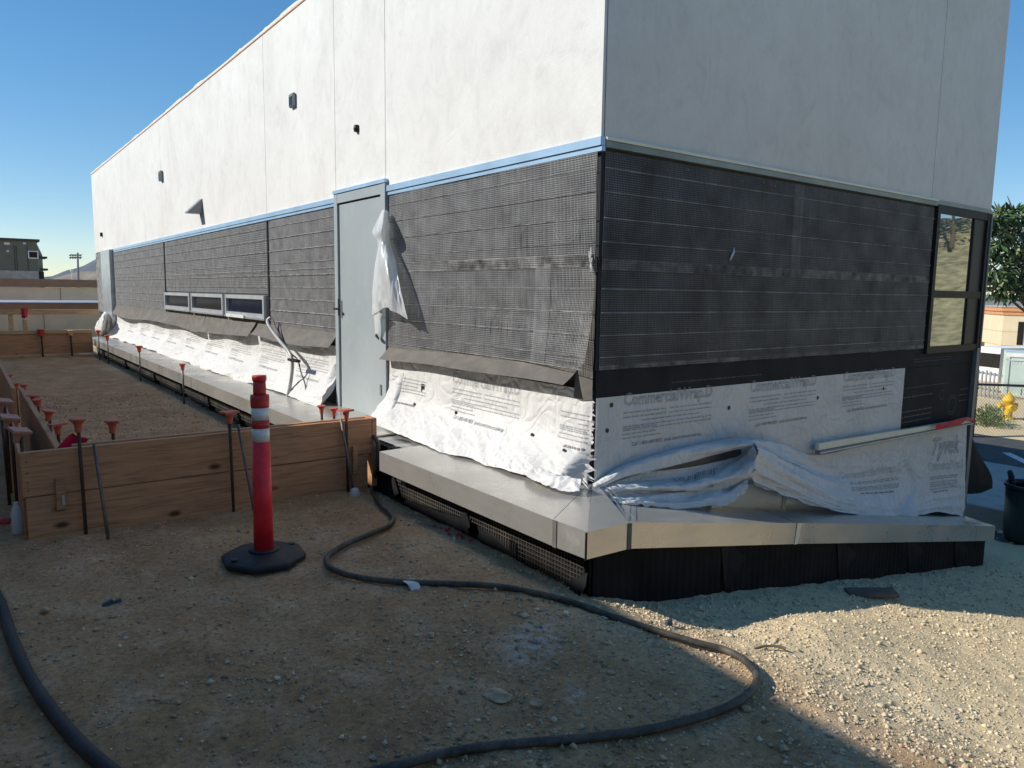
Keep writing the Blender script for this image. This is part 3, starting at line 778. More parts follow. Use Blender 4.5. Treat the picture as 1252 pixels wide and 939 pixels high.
for parent, pts, face in ((WR, [(.10, .70), (.13, .86), (1.32, .745), (2.48, .735), (3.55, .74)], 'R'), (WN, [(1.50, .615), (.52, .60), (.16, .56), (2.14, .60)], 'L')):
    for s, z in pts:
        m = MB(); n = 10
        o = float(off_r(np.array(s), np.array(z))) if face == 'R' else float(off_near(np.array(-s), np.array(z)))
        ring_p = [(s+.013*math.cos(2*math.pi*k/n), -o-.006, z+.015*math.sin(2*math.pi*k/n)) if face == 'R' else (-o-.006, s+.018*math.cos(2*math.pi*k/n), z+.016*math.sin(2*math.pi*k/n)) for k in range(n)]
        m.prism(ring_p, (0, .004, 0) if face == 'R' else (.004, 0, 0))
        m.build("fastener", M['dark'], parent)
MB().box((-.03, 2.04, .70), (-.024, 2.10, .78)).build("punched_slot", M['dark'], WN)

# brown paper flap hanging out below the lath
def flap(y0, y1, z_top, z_bot, flare, nseg, seed, notch=None):
    y = np.linspace(y0, y1, nseg); rows = []
    for t in np.linspace(0, 1, 8):
        zt_ = z_top(y); zb_ = z_bot(y); z = zt_*(1-t)+zb_*t
        o = .020+flare(y)*t**1.4+.018*t*fbm(y*1.6, y*0+t, 3, seed)
        rows.append(np.stack([-o, y, z], -1))
    return sheet("paper_flap", np.stack(rows), M['brown_paper'], BLD)
flap(.13, 2.70, lambda y: 1.10-.03*smooth(1.2, 2.6, y), lambda y: .985-.035*smooth(1.0, 2.6, y)+.006*np.sin(y*4), lambda y: .13-.02*smooth(0, 2.7, y), 70, 3)
flap(3.84, 6.35, lambda y: 1.12+0*y, lambda y: .955+.02*np.sin(y*2.2), lambda y: .11+0*y, 70, 5)
flap(6.42, 8.85, lambda y: 1.145+0*y, lambda y: .92+.03*np.sin(y*1.3), lambda y: .12+.03*np.sin(y*3), 60, 7)
flap(8.9, 17.1, lambda y: 1.13+0*y, lambda y: .90+.03*np.sin(y*1.1+1), lambda y: .12+.04*np.sin(y*1.7), 120, 9)
for y0, y1 in ((5.95, 11.5),): MB().box((-.022, y0, 1.13), (-.012, y1, 1.165)).build("grade_paper", M['brown_paper'], BLD)
# paper edge turning the corner, and its free end
G = loft([[(-.012, .13, 1.70), (-.016, .07, 1.70), (-.014, .0, 1.70)], [(-.02, .14, 1.25), (-.024, .07, 1.25), (-.016, .0, 1.25)], [(-.03, .16, .90), (-.035, .08, .89), (-.02, .0, .90)]], 16, 8)
sheet("corner_paper", G, M['brown_paper'], BLD)

# ------------------------------------------------------------------ metal ledge and plinth
XF, YF = -.67, -.62
def zl(x): return .345-.187*(max(x, -.31)+.31)
def ledge_piece(front, back, zf, zb_, fascia=.145, thick=.012, name="ledge_cap"):
    """front/back: two xy points each; zf/zb heights at both ends"""
    (a, b), (c_, d) = front, back
    m = MB()
    A, B = np.array([*a, zf[0]]), np.array([*b, zf[1]]); C_, D = np.array([*c_, zb_[0]]), np.array([*d, zb_[1]])
    up_ = np.array([0, 0, thick])
    m.hexa([A-up_, B-up_, D-up_, C_-up_, A, B, D, C_])
    n = np.array([B[1]-A[1], -(B[0]-A[0]), 0]); n /= np.linalg.norm(n)
    if n@(A-C_) < 0: n = -n
    o = n*.001; t = -n*.012; dn = np.array([0, 0, -fascia])
    m.hexa([A+o+dn, B+o+dn, B+t+dn, A+t+dn, A+o, B+o, B+t, A+t])
    return m.build(name, M['steel'], BLD)
zc = .362
cor = (-.655, -.675)
# left run
ledge_piece(((XF, 1.60), (XF, -.42)), ((-.02, 1.60), (-.02, -.0)), (zc, zc), (zc+.012, zc+.012))
ledge_piece(((XF, 4.35), (XF, 2.15)), ((-.02, 4.35), (-.02, 2.15)), (zc, zc), (zc+.012, zc+.012))
for a, b in ((4.358, 7.9), (7.908, 11.4), (11.408, 16.9)):
    ledge_piece(((XF, b), (XF, a)), ((-.02, b), (-.02, a)), (zc, zc), (zc+.012, zc+.012))
# corner pieces
ledge_piece(((XF, -.424), cor), ((-.02, -.004), (-.02, -.02)), (zc, zc), (zc+.012, zc+.012))
ledge_piece((cor, (-.33, YF-.03)), ((-.018, -.022), (.02, -.02)), (zc, zl(-.31)), (zc+.012, zc+.01))
# sloping right run, with lapped seams
xr = [-.326, 1.30, 4.25, 4.68]
xb = [.024, 1.75, 4.85, 5.44]
zback = lambda x: zl(x)-.03*min(1, max(0, x/1.0))
for k in range(3):
    ledge_piece(((xr[k]+.003, YF-.03*(k == 0)), (xr[k+1]-.003, YF)), ((xb[k]+.003, -.02), (xb[k+1]-.003, -.02)), (zl(xr[k]), zl(xr[k+1])), (zback(xb[k])+.008*(k == 0), zback(xb[k+1])))
# lap strips and sealant at the seams
def lap(p, q, w, drop=.147, name="seam_strip", mat='galv'):
    p = np.array(p, float); q = np.array(q, float); m = MB()
    return None
m = MB(); m.box((XF-.004, -.455, zc-.147), (XF-.001, -.425, zc+.001)); m.build("seam_sealant", M['brown_paper'], BLD)
m = MB(); m.box((-.345, YF-.036, zl(-.31)-.146), (-.315, YF-.031, zl(-.31)-.004)); m.build("seam_sealant", M['brown_paper'], BLD)
m = MB(); m.box((XF-.001, cor[1]-.004, zc-.148), (XF+.012, cor[1]+.0, zc-.003)); m.build("seam_sealant", M['bronze'], BLD)
m = MB()
m.add([(1.285, YF-.004, zl(1.3)-.146), (1.33, YF-.004, zl(1.3)-.15), (1.36, YF-.004, zl(1.33)-.005), (1.31, YF-.004, zl(1.3)-.002)], [(0, 1, 2, 3)]); m.build("lap_strip", M['cream'], BLD)
for k in (0, 1):
    a = np.array([-.30+.05*k, YF+.01, zl(-.30+.05*k)+.004]); b = np.array([-.0+.03*k, -.12, zc+.016])
    d = np.array([.0045, 0, 0]); mesh("fold_line", [a-d, a+d, b+d*.6, b-d*.6], [(0, 1, 2, 3)], M['galv'], BLD)
# upstand flashing against the right wall
P0, P1 = 1.15, 3.3
m = MB(); m.hexa([(P0, -.045, zback(P0)-.01), (P1, -.045, zback(P1)-.01), (P1, -.022, zback(P1)-.01), (P0, -.022, zback(P0)-.01), (P0, -.045, zback(P0)+.20), (P1, -.045, zback(P1)+.14), (P1, -.022, zback(P1)+.14), (P0, -.022, zback(P0)+.20)])
m.build("upstand_flashing", M['steel'], BLD)
MB().box((2.02, -.05, zback(2.05)-.0), (2.06, -.046, zback(2.05)+.13)).build("lap_strip", M['cream'], BLD)
# plinth under the ledge
pl = MB()
pl.box((-.50, -.50, -.4), (-.345, 16.9, zc-.02)).box((-.345, .0, -.4), (-.001, 16.9, zc-.02))
MB().box((-.44, 1.61, .05), (-.004, 2.14, zc-.012)).build("ledge_return", M['steel'], BLD)
pl.build("plinth", M['black_sheet'], BLD)
zt_ = lambda x: zl(x)-.13
m = MB(); m.hexa([(-.52, -.55, -.6), (4.66, -.55, -1.5), (5.40, -.03, -1.5), (-.02, -.03, -.6), (-.52, -.55, zt_(-.31)), (4.66, -.55, zt_(4.66)), (5.40, -.03, zt_(4.66)-.1), (-.02, -.03, zt_(-.31))])
m.build("plinth", M['black_sheet'], BLD)
# ribbed drainage sheet pieces with folded flaps on the right plinth
for a, b in ((-.50, .58), (.66, 1.95), (2.02, 3.05), (3.12, 3.95), (4.02, 4.64)):
    n = int((b-a)/.03); V = []; F = []
    for k in range(n+1):
        x = a+(b-a)*k/n; o = .560+.005*(k % 2)+.012*abs(noise(x*2, 0, 0, 6))
        V += [(x, -o, np.interp(x, GX, GZ)-.2), (x, -o, zt_(x)-.002)]
    for k in range(n): F.append((2*k, 2*k+2, 2*k+3, 2*k+1))
    mesh("drainage_sheet", V, F, M['black_sheet'], BLD)
for x in (.62, 1.98, 3.08, 3.98):
    z = zt_(x); g = np.interp(x, GX, GZ)
    mesh("folded_flap", [(x-.06, -.575, z), (x+.02, -.575, z-.01), (x+.12, -.63, z-.12), (x+.05, -.60, g+.10), (x+.01, -.575, g)], [(0, 1, 2, 3, 4)], M['membrane'], BLD)
# lath on the left plinth
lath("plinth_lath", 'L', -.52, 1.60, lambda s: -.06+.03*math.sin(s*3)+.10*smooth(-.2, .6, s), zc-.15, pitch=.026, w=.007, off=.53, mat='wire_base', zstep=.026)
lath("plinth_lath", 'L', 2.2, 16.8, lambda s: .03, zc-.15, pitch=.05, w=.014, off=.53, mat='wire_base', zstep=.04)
for k, y in enumerate((.62, 1.62, 3.9, 5.6, 6.9, 8.4, 10.3, 13.0)):
    mesh("folded_flap", [(-.545, y, .16), (-.552-.03*(k > 1), y-.07*(1+k*.35), .04), (-.57-.05*(k > 1), y-.01, -.02), (-.552-.03*(k > 1), y+.07*(1+k*.35), .02)], [(0, 1, 2), (0, 2, 3)], M['black_sheet'], BLD)
mesh("folded_flap", [(-.53, -.55, .08), (-.57, -.58, .02), (-.60, -.55, -.06), (-.56, -.40, -.02)], [(0, 1, 2), (0, 2, 3)], M['black_sheet'], BLD)

# ------------------------------------------------------------------ loose wrap draped over the right end of the ledge
def rows_px(rows): return [[px(x, y, 1, -d) for (x, y, d) in r] for r in rows]
DR = empty("loose_wrap_sheet", px(960, 600, 1, -.25), "crumpled white wrap sheet hanging loose over the shaded right side of the metal ledge", "wrap sheet")
A1 = loft(rows_px([
    [(724, 592, .02), (760, 571, .03), (800, 556, .03), (840, 546, .03), (880, 539, .03), (925, 536, .10), (960, 546, .05)],
    [(726, 595, .07), (760, 575, .09), (800, 561, .10), (840, 550, .11), (880, 542, .12), (925, 538, .20), (962, 549, .08)],
    [(726, 599, .08), (760, 582, .10), (800, 571, .11), (845, 560, .12), (880, 550, .14), (920, 544, .24), (955, 553, .12)],
    [(726, 602, .05), (760, 585, .08), (800, 575, .09), (845, 564, .09), (880, 554, .10), (918, 548, .20), (950, 556, .10)]]), 26, 110)
n_ = grid_normals(A1); u_ = np.linspace(0, 1, 110)[None, :]; v_ = np.linspace(0, 1, 26)[:, None]
A1 = A1 + n_*(.014*ridge(u_*7+v_*.6, v_*3-u_*2, 3, 80))[..., None]
sheet("wrap_roll", A1, M['wrap'], DR)
A2 = loft(rows_px([
    [(726, 598, .04), (760, 588, .05), (790, 578, .05), (850, 570, .06), (903, 558, .10), (923, 543, .24)],
    [(726, 601, .06), (760, 593, .08), (800, 587, .07), (850, 581, .08), (900, 568, .16), (925, 556, .31)],
    [(727, 604, .10), (765, 598, .17), (810, 596, .19), (850, 593, .19), (895, 583, .25), (922, 573, .33)],
    [(727, 606, .08), (765, 602, .13), (810, 601, .14), (850, 601, .14), (890, 595, .20), (918, 585, .30)],
    [(727, 610, .12), (765, 610, .19), (805, 611, .22), (850, 612, .24), (890, 607, .27), (913, 595, .31)],
    [(727, 614, .14), (765, 617, .22), (800, 619, .25), (850, 621, .27), (890, 616, .29), (911, 604, .30)]]), 64, 130)
n_ = grid_normals(A2); u_ = np.linspace(0, 1, 130)[None, :]; v_ = np.linspace(0, 1, 64)[:, None]
A2 = A2 + n_*(.024*ridge(u_*3.2-v_*1.0, v_*5+u_*2.2, 3, 84)+.010*ridge(u_*9+v_*3, v_*11-u_*5, 3, 86)+.005*fbm(u_*18, v_*11, 3, 87))[..., None]
A2[-1] += .012*noise(np.linspace(0, 1, 130)*26, 0, 0, 2)[:, None]*np.array([0, 0, 1])
SA = sheet("wrap_fold", A2, M['wrap'], DR)
mesh("brown_lining", [px(800, 574, 1, -.055), px(850, 560, 1, -.055), px(905, 546, 1, -.055), px(908, 560, 1, -.055), px(852, 578, 1, -.055)], [(0, 1, 2, 3, 4)], M['brown_paper'], DR)
TL = loft([[(-.10, .36, .385), (-.16, .20, .388), (-.19, .02, .39), (-.16, -.10, .39)], [(-.17, .38, .40), (-.24, .20, .43), (-.27, .0, .44), (-.22, -.15, .43)], [(-.24, .40, .378), (-.33, .22, .385), (-.36, -.02, .385), (-.28, -.20, .385)]], 26, 60)
u2 = np.linspace(0, 1, 60)[None, :]; v2 = np.linspace(0, 1, 26)[:, None]
TL = TL + (.022*ridge(u2*5+v2*.8, v2*2.2-u2*1.5, 3, 15)+.010*ridge(u2*13, v2*5, 2, 19)+.012)[..., None]*np.array([-.3, 0, 1.0])
sheet("wrap_tail", TL, M['wrap'], BLD)
B_ = loft(rows_px([
    [(921, 540, .22), (950, 544, .10), (975, 552, .06), (1003, 556, .05), (1060, 543, .05), (1120, 530, .05), (1160, 522, .05), (1182, 518, .05)],
    [(924, 552, .31), (950, 561, .23), (980, 569, .12), (1010, 575, .06), (1060, 570, .055), (1110, 560, .055), (1150, 552, .055), (1181, 550, .05)],
    [(922, 568, .33), (950, 577, .30), (985, 588, .24), (1020, 597, .15), (1060, 596, .09), (1110, 590, .07), (1150, 585, .07), (1180, 582, .055)],
    [(918, 582, .32), (945, 590, .29), (980, 602, .26), (1020, 614, .23), (1060, 617, .18), (1110, 616, .13), (1150, 608, .10), (1179, 606, .07)],
    [(922, 592, .29), (942, 599, .28), (970, 609, .27), (1010, 622, .25), (1055, 630, .23), (1110, 633, .19), (1145, 626, .15), (1178, 631, .12)]]), 70, 170)
n_ = grid_normals(B_); u_ = np.linspace(0, 1, 170)[None, :]; v_ = np.linspace(0, 1, 70)[:, None]
amp = (1-smooth(.35, .75, u_))
B_ = B_ + n_*(.026*amp*ridge(v_*4.2-u_*3.0, u_*1.2, 3, 91)+amp*.009*ridge(v_*11-u_*8, u_*5+v_*2, 3, 95)+(.005+.014*smooth(.45, 1, v_))*ridge(u_*6, v_*6, 3, 93)
              - .03*np.exp(-((u_-.71+.02*np.sin(v_*9))**2)/.00012)*smooth(.1, .3, v_)+.02*np.exp(-((u_-.735)**2)/.0005))[..., None]
B_[-1] += .010*noise(np.linspace(0, 1, 170)*30, 0, 0, 6)[:, None]*np.array([0, 0, 1])
SB = sheet("wrap_fold", B_, M['wrap'], DR)
def on_grid(G, lift=.006):
    N = grid_normals(G)
    s = 1.0 if (N[..., 1].mean() < 0) else -1.0
    return lambda v, u: bilin(G, v, u) + s*lift*bilin(N, v, u)
gA, gB = on_grid(A2, .014), on_grid(B_)
def grid_text(m, s, g, u0, u1, v0, v1, outline=0, flip=False, slope=0.0):
    t, f, w = text_geo(s, outline); a = t[:, 0]/w; b = t[:, 1]/.72
    if flip: a = 1-a; b = 1-b
    m.add(g(v1+(v0-v1)*b + slope*a, u0+(u1-u0)*a), f)
def grid_rows(m, g, u0, u1, vs, h=.010, slope=0.0):
    for v in vs:
        u = u0
        while u < u1-.004:
            e = min(u1, u+random.uniform(.006, .02)); q = [(u, v), (e, v), (e, v+h), (u, v+h)]
            m.add([g(np.array(b+slope*(a-u0)), np.array(a)) for a, b in q], [(0, 1, 2, 3)]); u = e+.004
m = MB(); grid_text(m, "StraightFlash", gA, .48, .70, .24, .37, flip=True, slope=-.03)
grid_rows(m, gA, .66, .69, [.43], .02)
m.build("printed_lettering", M['ink_dark'], SA, kind='stuff')
m = MB(); grid_text(m, "Tyvek", gB, .80, .955, .09, .27, outline=.016)
grid_text(m, "CommercialWrap.D", gB, .80, .985, .33, .41, outline=.012)
grid_text(m, "CommercialWrap.D", gB, .47, .695, .28, .37, outline=.012, slope=-.01)
grid_rows(m, gB, .805, .95, [.47, .49, .53, .555, .575, .61], .010); grid_rows(m, gB, .50, .68, [.42, .44, .49, .51, .53], .010)
m.build("printed_lettering", M['ink'], SB, kind='stuff')
m = MB(); grid_text(m, "tyvek.com/commercialwrap", gB, .13, .33, .20, .25, slope=.12); grid_rows(m, gB, .54, .66, [.575], .016); grid_rows(m, gB, .82, .90, [.65], .014)
m.build("printed_lettering", M['ink_dark'], SB, kind='stuff')

# trim length leaning across the right wall, with a ribbon on its end
a, b = px(1001, 549, 1, -.11), px(1189, 515, 1, -.10)
TR = empty("metal_trim_length", a, "long cream and grey metal trim piece slanting across the right wall above the loose wrap", "metal trim")
d = b-a; e = np.array([0, -.03, 0]); h = np.array([0, 0, 1.0])
m = MB(); m.hexa([a-h*.012-e*0, b-h*.01, b-h*.01-e, a-h*.012-e, a+h*.044, b+h*.030, b+h*.030-e, a+h*.044-e]); m.build("face_strip", M['cream'], TR)
m = MB(); m.hexa([a-h*.043+e*.5, b-h*.027+e*.5, b-h*.027-e, a-h*.043-e, a-h*.014+e*.5, b-h*.012+e*.5, b-h*.012-e, a-h*.014-e]); m.build("lower_lip", M['polegrey'], TR)
m = MB(); m.hexa([a-h*.036+e*.55, b-h*.024+e*.55, b-h*.024+e*.5, a-h*.036+e*.5, a-h*.028+e*.55, b-h*.018+e*.55, b-h*.018+e*.5, a-h*.028+e*.5]); m.build("lip_groove", M['white_pl'], TR)
RB = loft([[px(1144, 519, 1, -.15), px(1158, 516, 1, -.165), px(1172, 512, 1, -.17), px(1184, 510, 1, -.16), px(1193, 515, 1, -.08)],
           [px(1144, 526, 1, -.15), px(1158, 522, 1, -.17), px(1172, 520, 1, -.185), px(1182, 514, 1, -.17), px(1191, 517, 1, -.09)]], 6, 30)
RB = RB + (.010*ridge(np.linspace(0, 5, 30)[None], np.linspace(0, 1, 6)[:, None], 2, 3))[..., None]*np.array([0, -1, 0])
tag(sheet("red_ribbon", RB, M['red_cloth'], None), "red ribbon lying along the upper end of the slanting metal trim", "ribbon")
# black sheet sticking out past the far right corner
BS = loft([[px(1181, 524, 1, .0), px(1184, 526, 1, .02), px(1187, 530, 1, .03)],
           [px(1179, 560, 1, .0), px(1190, 556, 1, .04), px(1200, 559, 1, .10)],
           [px(1178, 585, 1, .0), px(1195, 582, 1, .05), px(1213, 583, 1, .14)],
           [px(1178, 604, 1, .0), px(1198, 603, 1, .03), px(1214, 597, 1, .10)]], 18, 18)
BS = BS + .012*fbm(np.linspace(0, 4, 18)[None], np.linspace(0, 4, 18)[:, None], 3, 8)[..., None]*np.array([0, -1, 0])
tag(sheet("black_sheet_flap", BS, M['black_sheet'], None), "stiff black sheet jutting out past the far right corner of the building", "black sheet")

# thin clear plastic hanging beside the door
o = .11
PS = loft([[px(467, 258, 0, -.07), px(470, 257, 0, -.09), px(473, 258, 0, -.05)],
           [px(456, 284, 0, -.09), px(466, 280, 0, -.20), px(475, 284, 0, -.06)],
           [px(464, 297, 0, -.08), px(469, 296, 0, -.15), px(476, 300, 0, -.06)],
           [px(461, 325, 0, -.08), px(470, 322, 0, -.20), px(484, 328, 0, -.12)],
           [px(458, 358, 0, -.07), px(472, 352, 0, -.22), px(492, 360, 0, -.16)],
           [px(457, 385, 0, -.07), px(474, 376, 0, -.20), px(500, 391, 0, -.17)]], 70, 60)
n_ = grid_normals(PS); u_ = np.linspace(0, 1, 60)[None, :]; v_ = np.linspace(0, 1, 70)[:, None]
PS = PS + n_*(.040*ridge(u_*4.5+v_*.8, v_*1.6-u_*.8, 3, 61)*(.35+v_)+.006*fbm(u_*18, v_*10, 2, 64))[..., None]
PSO = empty("plastic_sheet", px(470, 320, 0, -.1), "thin translucent white plastic sheet bunched and hanging beside the grey door", "plastic sheet")
sheet("sheet_body", PS, M['plastic'], PSO)
m = loft([[px(457, 382, 0, -.08), px(460, 380, 0, -.10), px(467, 384, 0, -.14)], [px(458, 398, 0, -.08), px(461, 397, 0, -.10), px(465, 392, 0, -.11)], [px(459, 410, 0, -.07), px(461, 411, 0, -.08), px(462, 414, 0, -.08)]], 18, 10)
sheet("sheet_tail", m, M['plastic'], PSO)
MB().hexa([px(458.5, 411, 0, -.10), px(463, 416, 0, -.10), px(463, 416, 0, -.07), px(458.5, 411, 0, -.07), px(459.5, 407.5, 0, -.10), px(464, 413, 0, -.10), px(464, 413, 0, -.07), px(459.5, 407.5, 0, -.07)]).build("dark_clip", M['dark'], PSO)
# bunched white bag on the far pilaster
G = loft([[px(127, 382, 0, -.12), px(129, 381, 0, -.16), px(132, 383, 0, -.12)], [px(120, 393, 0, -.14), px(126, 390, 0, -.4), px(132, 394, 0, -.13)], [px(116, 402, 0, -.14), px(124, 402, 0, -.45), px(131, 403, 0, -.13)], [px(119, 408, 0, -.14), px(125, 409, 0, -.3), px(130, 408, 0, -.13)]], 20, 20)
tag(sheet("wrap_bundle", G+.03*ridge(G[..., 1]*4, G[..., 2]*9, 2, 3)[..., None]*np.array([-1, 0, 0]), M['wrap'], None), "bundle of white wrap bunched against the far end pilaster of the sunlit wall", "wrap bundle")

# ------------------------------------------------------------------ formwork
def plank(name, a, b, height, thick, parent, mat='wood', tilt=0.0, bevel=.003):
    """board whose lower front edge runs from a to b; thickness goes to the left of a->b"""
    a = np.array(a, float); b = np.array(b, float); d = b-a; L = np.linalg.norm(d)
    m = MB(); m.box((0, 0, 0), (L, thick, height))
    o = m.build(name, M[mat], None, bevel=bevel, world=False)
    o.parent = parent
    o.location = tuple(a-origin_of(parent)) if parent else tuple(a)
    o.rotation_euler = (tilt, -math.atan2(d[2], math.hypot(d[0], d[1])), math.atan2(d[1], d[0]))
    return o
NF = empty("wooden_formwork", (-1.7, 1.97, 0), "wooden plank formwork with stacked boards across the dirt behind the red post", "formwork")
plank("plank", (-2.87, 1.95, -.03), (-.60, 1.95, -.03), .295, .04, NF)
plank("plank", (-2.885, 1.947, .270), (-.56, 1.952, .274), .278, .04, NF)
plank("plank", (-2.60, 2.075, .30), (-.56, 2.075, .30), .245, .038, NF)
MB().box((-.558, 1.95, .0), (-.518, 2.115, .552)).build("end_board", M['wood'], NF, bevel=.003)
plank("cleat", (-.735, 1.922, .13), (-.695, 1.922, .13), .22, .026, NF)
plank("cleat", (-2.715, 1.925, .17), (-2.663, 1.925, .17), .20, .024, NF, 'wood')
MB().box((-2.683, 1.918, .20), (-2.670, 1.9245, .26)).build("shiny_tape", M['galv'], NF)
plank("plank", (-2.64, 2.03, -.02), (-2.64, 5.75, -.02), .28, .04, NF)
plank("plank", (-2.643, 2.035, .262), (-2.643, 5.70, .262), .25, .04, NF)
plank("plank", (-2.845, 1.995, -.03), (-2.845, 4.6, -.03), .54, .04, NF)
plank("plank", (-2.70, 5.85, 0), (-2.70, 11.5, 0), .50, .04, NF)
m = MB()
for x, zs in ((-2.855, (.31, .36, .42, .49)),):
    for z in zs: m.lathe((x, 1.945, z), [(.004, -.003), (.004, .003)], 6)
m.build("nail_head", M['dark'], NF, kind='stuff')
FF = empty("wooden_formwork", (-2, 16, 0), "far wooden formwork board closing off the dirt bed at the back", "formwork")
plank("plank", (-7, 16, .06), (-.70, 16, .06), .245, .04, FF)
plank("plank", (-7, 16.003, .308), (-.70, 16.003, .308), .20, .04, FF)
plank("top_rail", (-7, 15.97, .512), (-.70, 15.97, .512), .075, .09, FF, 'wood_pale')
plank("kicker", (-7, 15.95, -.02), (-1.0, 15.95, -.02), .075, .035, FF, 'wood_pale')
GR = empty("timber_guardrail", (-1.5, 18, 0), "low timber guardrail on two posts beyond the far formwork board", "guardrail")
plank("rail", (-8, 17.96, .87), (-.3, 17.96, .87), .13, .04, GR, 'wood_pale')
for x in (-2.14, -1.86, -5.0): MB().box((x-.045, 18.0, 0), (x+.045, 18.09, .98)).build("guardrail_post", M['wood_pale'], GR, bevel=.004)
G = loft([[(-1.93, 17.95, 1.02), (-1.86, 17.93, 1.03), (-1.78, 17.95, 1.02)], [(-1.92, 17.94, .92), (-1.86, 17.90, .90), (-1.80, 17.94, .93)], [(-1.93, 17.95, .80), (-1.85, 17.92, .77), (-1.80, 17.95, .83)]], 10, 10)
tag(sheet("red_flagging", G, M['red_cloth'], None), "red and white flagging tied round a far guardrail post", "flagging")
mesh("white_tail", [(-1.93, 17.93, .80), (-1.86, 17.91, .72), (-1.80, 17.93, .82), (-1.86, 17.91, .78)], [(0, 1, 2, 3)], M['white_pl'], bpy.data.objects["red_flagging"])

# steel stakes, most with plastic caps
def stake(top, foot, label, capped='round', r=.011, cap_mat='orange_cap', tilt=(0, 0), rodmat='rust', group="steel stakes along the formwork", cs=1.0):
    top = np.array(top, float); foot = np.array(foot, float)
    t = empty("steel_stake", foot, label, "stake", group)
    m = MB(); m.bar(foot, top-np.array([0, 0, .015]) if capped else top, r, 7); m.build("rod", M[rodmat], t, True)
    if capped:
        m = MB()
        if capped == 'round':
            m.lathe((0, 0, 0), [(r*1.7, -.085), (r*1.9, -.06), (r*2.2, -.035), (.034, -.018), (.048, -.008), (.049, 0), (.040, .004)], 16)
            m.v = [tuple(np.array(q)*cs) for q in m.v]
        else:
            m.lathe((0, 0, 0), [(r*1.8, -.09), (r*2.1, -.055), (r*2.8, -.02)], 12)
            m.box((-.055, -.04, -.02), (.055, .04, -.004))
            m.v = [tuple(np.array(q)*cs) for q in m.v]
        o = m.build("stake_cap", M[cap_mat], t, False, world=False)
        o.location = tuple(top-foot); o.rotation_euler = (tilt[0], tilt[1], random.uniform(-.4, .4))
    return t
def stk(pxx, pyy, y, label, foot=None, **kw):
    top = px(pxx, pyy, 1, y)
    if foot is None: foot = (top[0]+.01, top[1], gz(top[0], top[1])-.05)
    return stake(top, foot, label, **kw)
stk(95, 512, 1.905, "orange capped stake standing in front of the left end of the near formwork")
stk(137, 514, 2.14, "orange capped stake just inside the near formwork, second from its left end")
stk(280, 502, 1.885, "orange square capped stake in front of the formwork left of the red post", capped='square')
stk(423, 500, 1.91, "orange square capped stake in front of the right end of the formwork", capped='square', cs=.9)
stk(393, 496, 2.55, "small orange capped stake behind the formwork under the hanging grey conduit", cs=.8)
stk(408, 499, 2.45, "small orange capped stake behind the formwork, right of the one under the conduit", cs=.8)
for k, (x, y, yy, cp, cs, lb) in enumerate(((70, 517, 2.9, 'square', .95, "nearest orange capped stake in the row inside the left form board"), (60, 502, 3.5, 'round', 1, "second nearest orange capped stake in the row inside the left form board"),
        (46, 488, 4.6, 'round', .9, "third orange capped stake from the front inside the left form board"), (41, 482, 5.0, 'square', .95, "fourth orange capped stake from the front inside the left form board"),
        (29, 470, 6.1, 'round', .9, "fifth orange capped stake from the front inside the left form board"), (19, 468.5, 6.7, 'round', .9, "sixth orange capped stake from the front inside the left form board"),
        (10.5, 458, 8.0, 'square', .95, "farthest orange capped stake in the row inside the left form board"))):
    stk(x, y, yy, lb, capped=cp, cs=cs, tilt=(random.uniform(-.15, .15), random.uniform(-.15, .15)))
for k, (x, y, yy, lb) in enumerate(((25, 524, 2.05, "faded pink capped stake outside the left form corner, nearest of three"), (12, 508, 2.5, "faded pink capped stake outside the left form board, middle of three"), (5, 488, 3.3, "faded pink capped stake outside the left form board, farthest of three"))):
    t = stk(x, y, yy, lb, capped='square', cap_mat='faded_cap', tilt=(.25, .2))
stk(2, 505, 2.9, "bare dark stake leaning outside the left form board", capped=None)
for p0, p1, lb, gp in (((115, 543), (133, 660), "bare grey stake leaning on the left part of the near formwork", 1.93), ((291, 519), (313, 632), "bare grey stake leaning on the formwork just left of the red post", 1.92), ((417, 512), (433, 604), "bare grey stake leaning on the right end of the near formwork", 1.93)):
    f = gpt(*p1); stake(px(*p0, 1, gp), f-np.array([0, 0, .03]), lb, None, rodmat='stake', r=.0105)
f = gpt(434, 606)
m = MB(); m.lathe((f[0], f[1], f[2]), [(.035, -.01), (.038, .02), (.03, .05), (.02, .058)], 12); tag(m.build("plastic_cup", M['white_pl'], None), "dull white plastic cup on the dirt under the leaning stake by the ledge", "cup")
stk(50, 403, 15.93, "stake with dark red cap at the far formwork, left one", cs=1.6, cap_mat='post_dark', r=.018)
stk(86, 404, 15.93, "stake with pale worn cap at the far formwork, right one", cs=1.3, cap_mat='wood_pale', r=.018)
for x, y, yy, lb in ((223, 445, 5.2, "orange capped grey stake beside the ledge, nearest along the sunlit wall"), (170, 423, 8.6, "orange capped grey stake beside the ledge, second along the sunlit wall"), (131, 410, 12.5, "small orange capped grey stake at the far end of the ledge"), (120, 404, 15.0, "orange capped grey stake at the back corner of the dirt bed")):
    top = px(x, y, 0, -.76); stake(top, (top[0], top[1], -.05), lb, 'round', rodmat='stake', r=.013, cs=.95 if yy < 6 else 1.2)

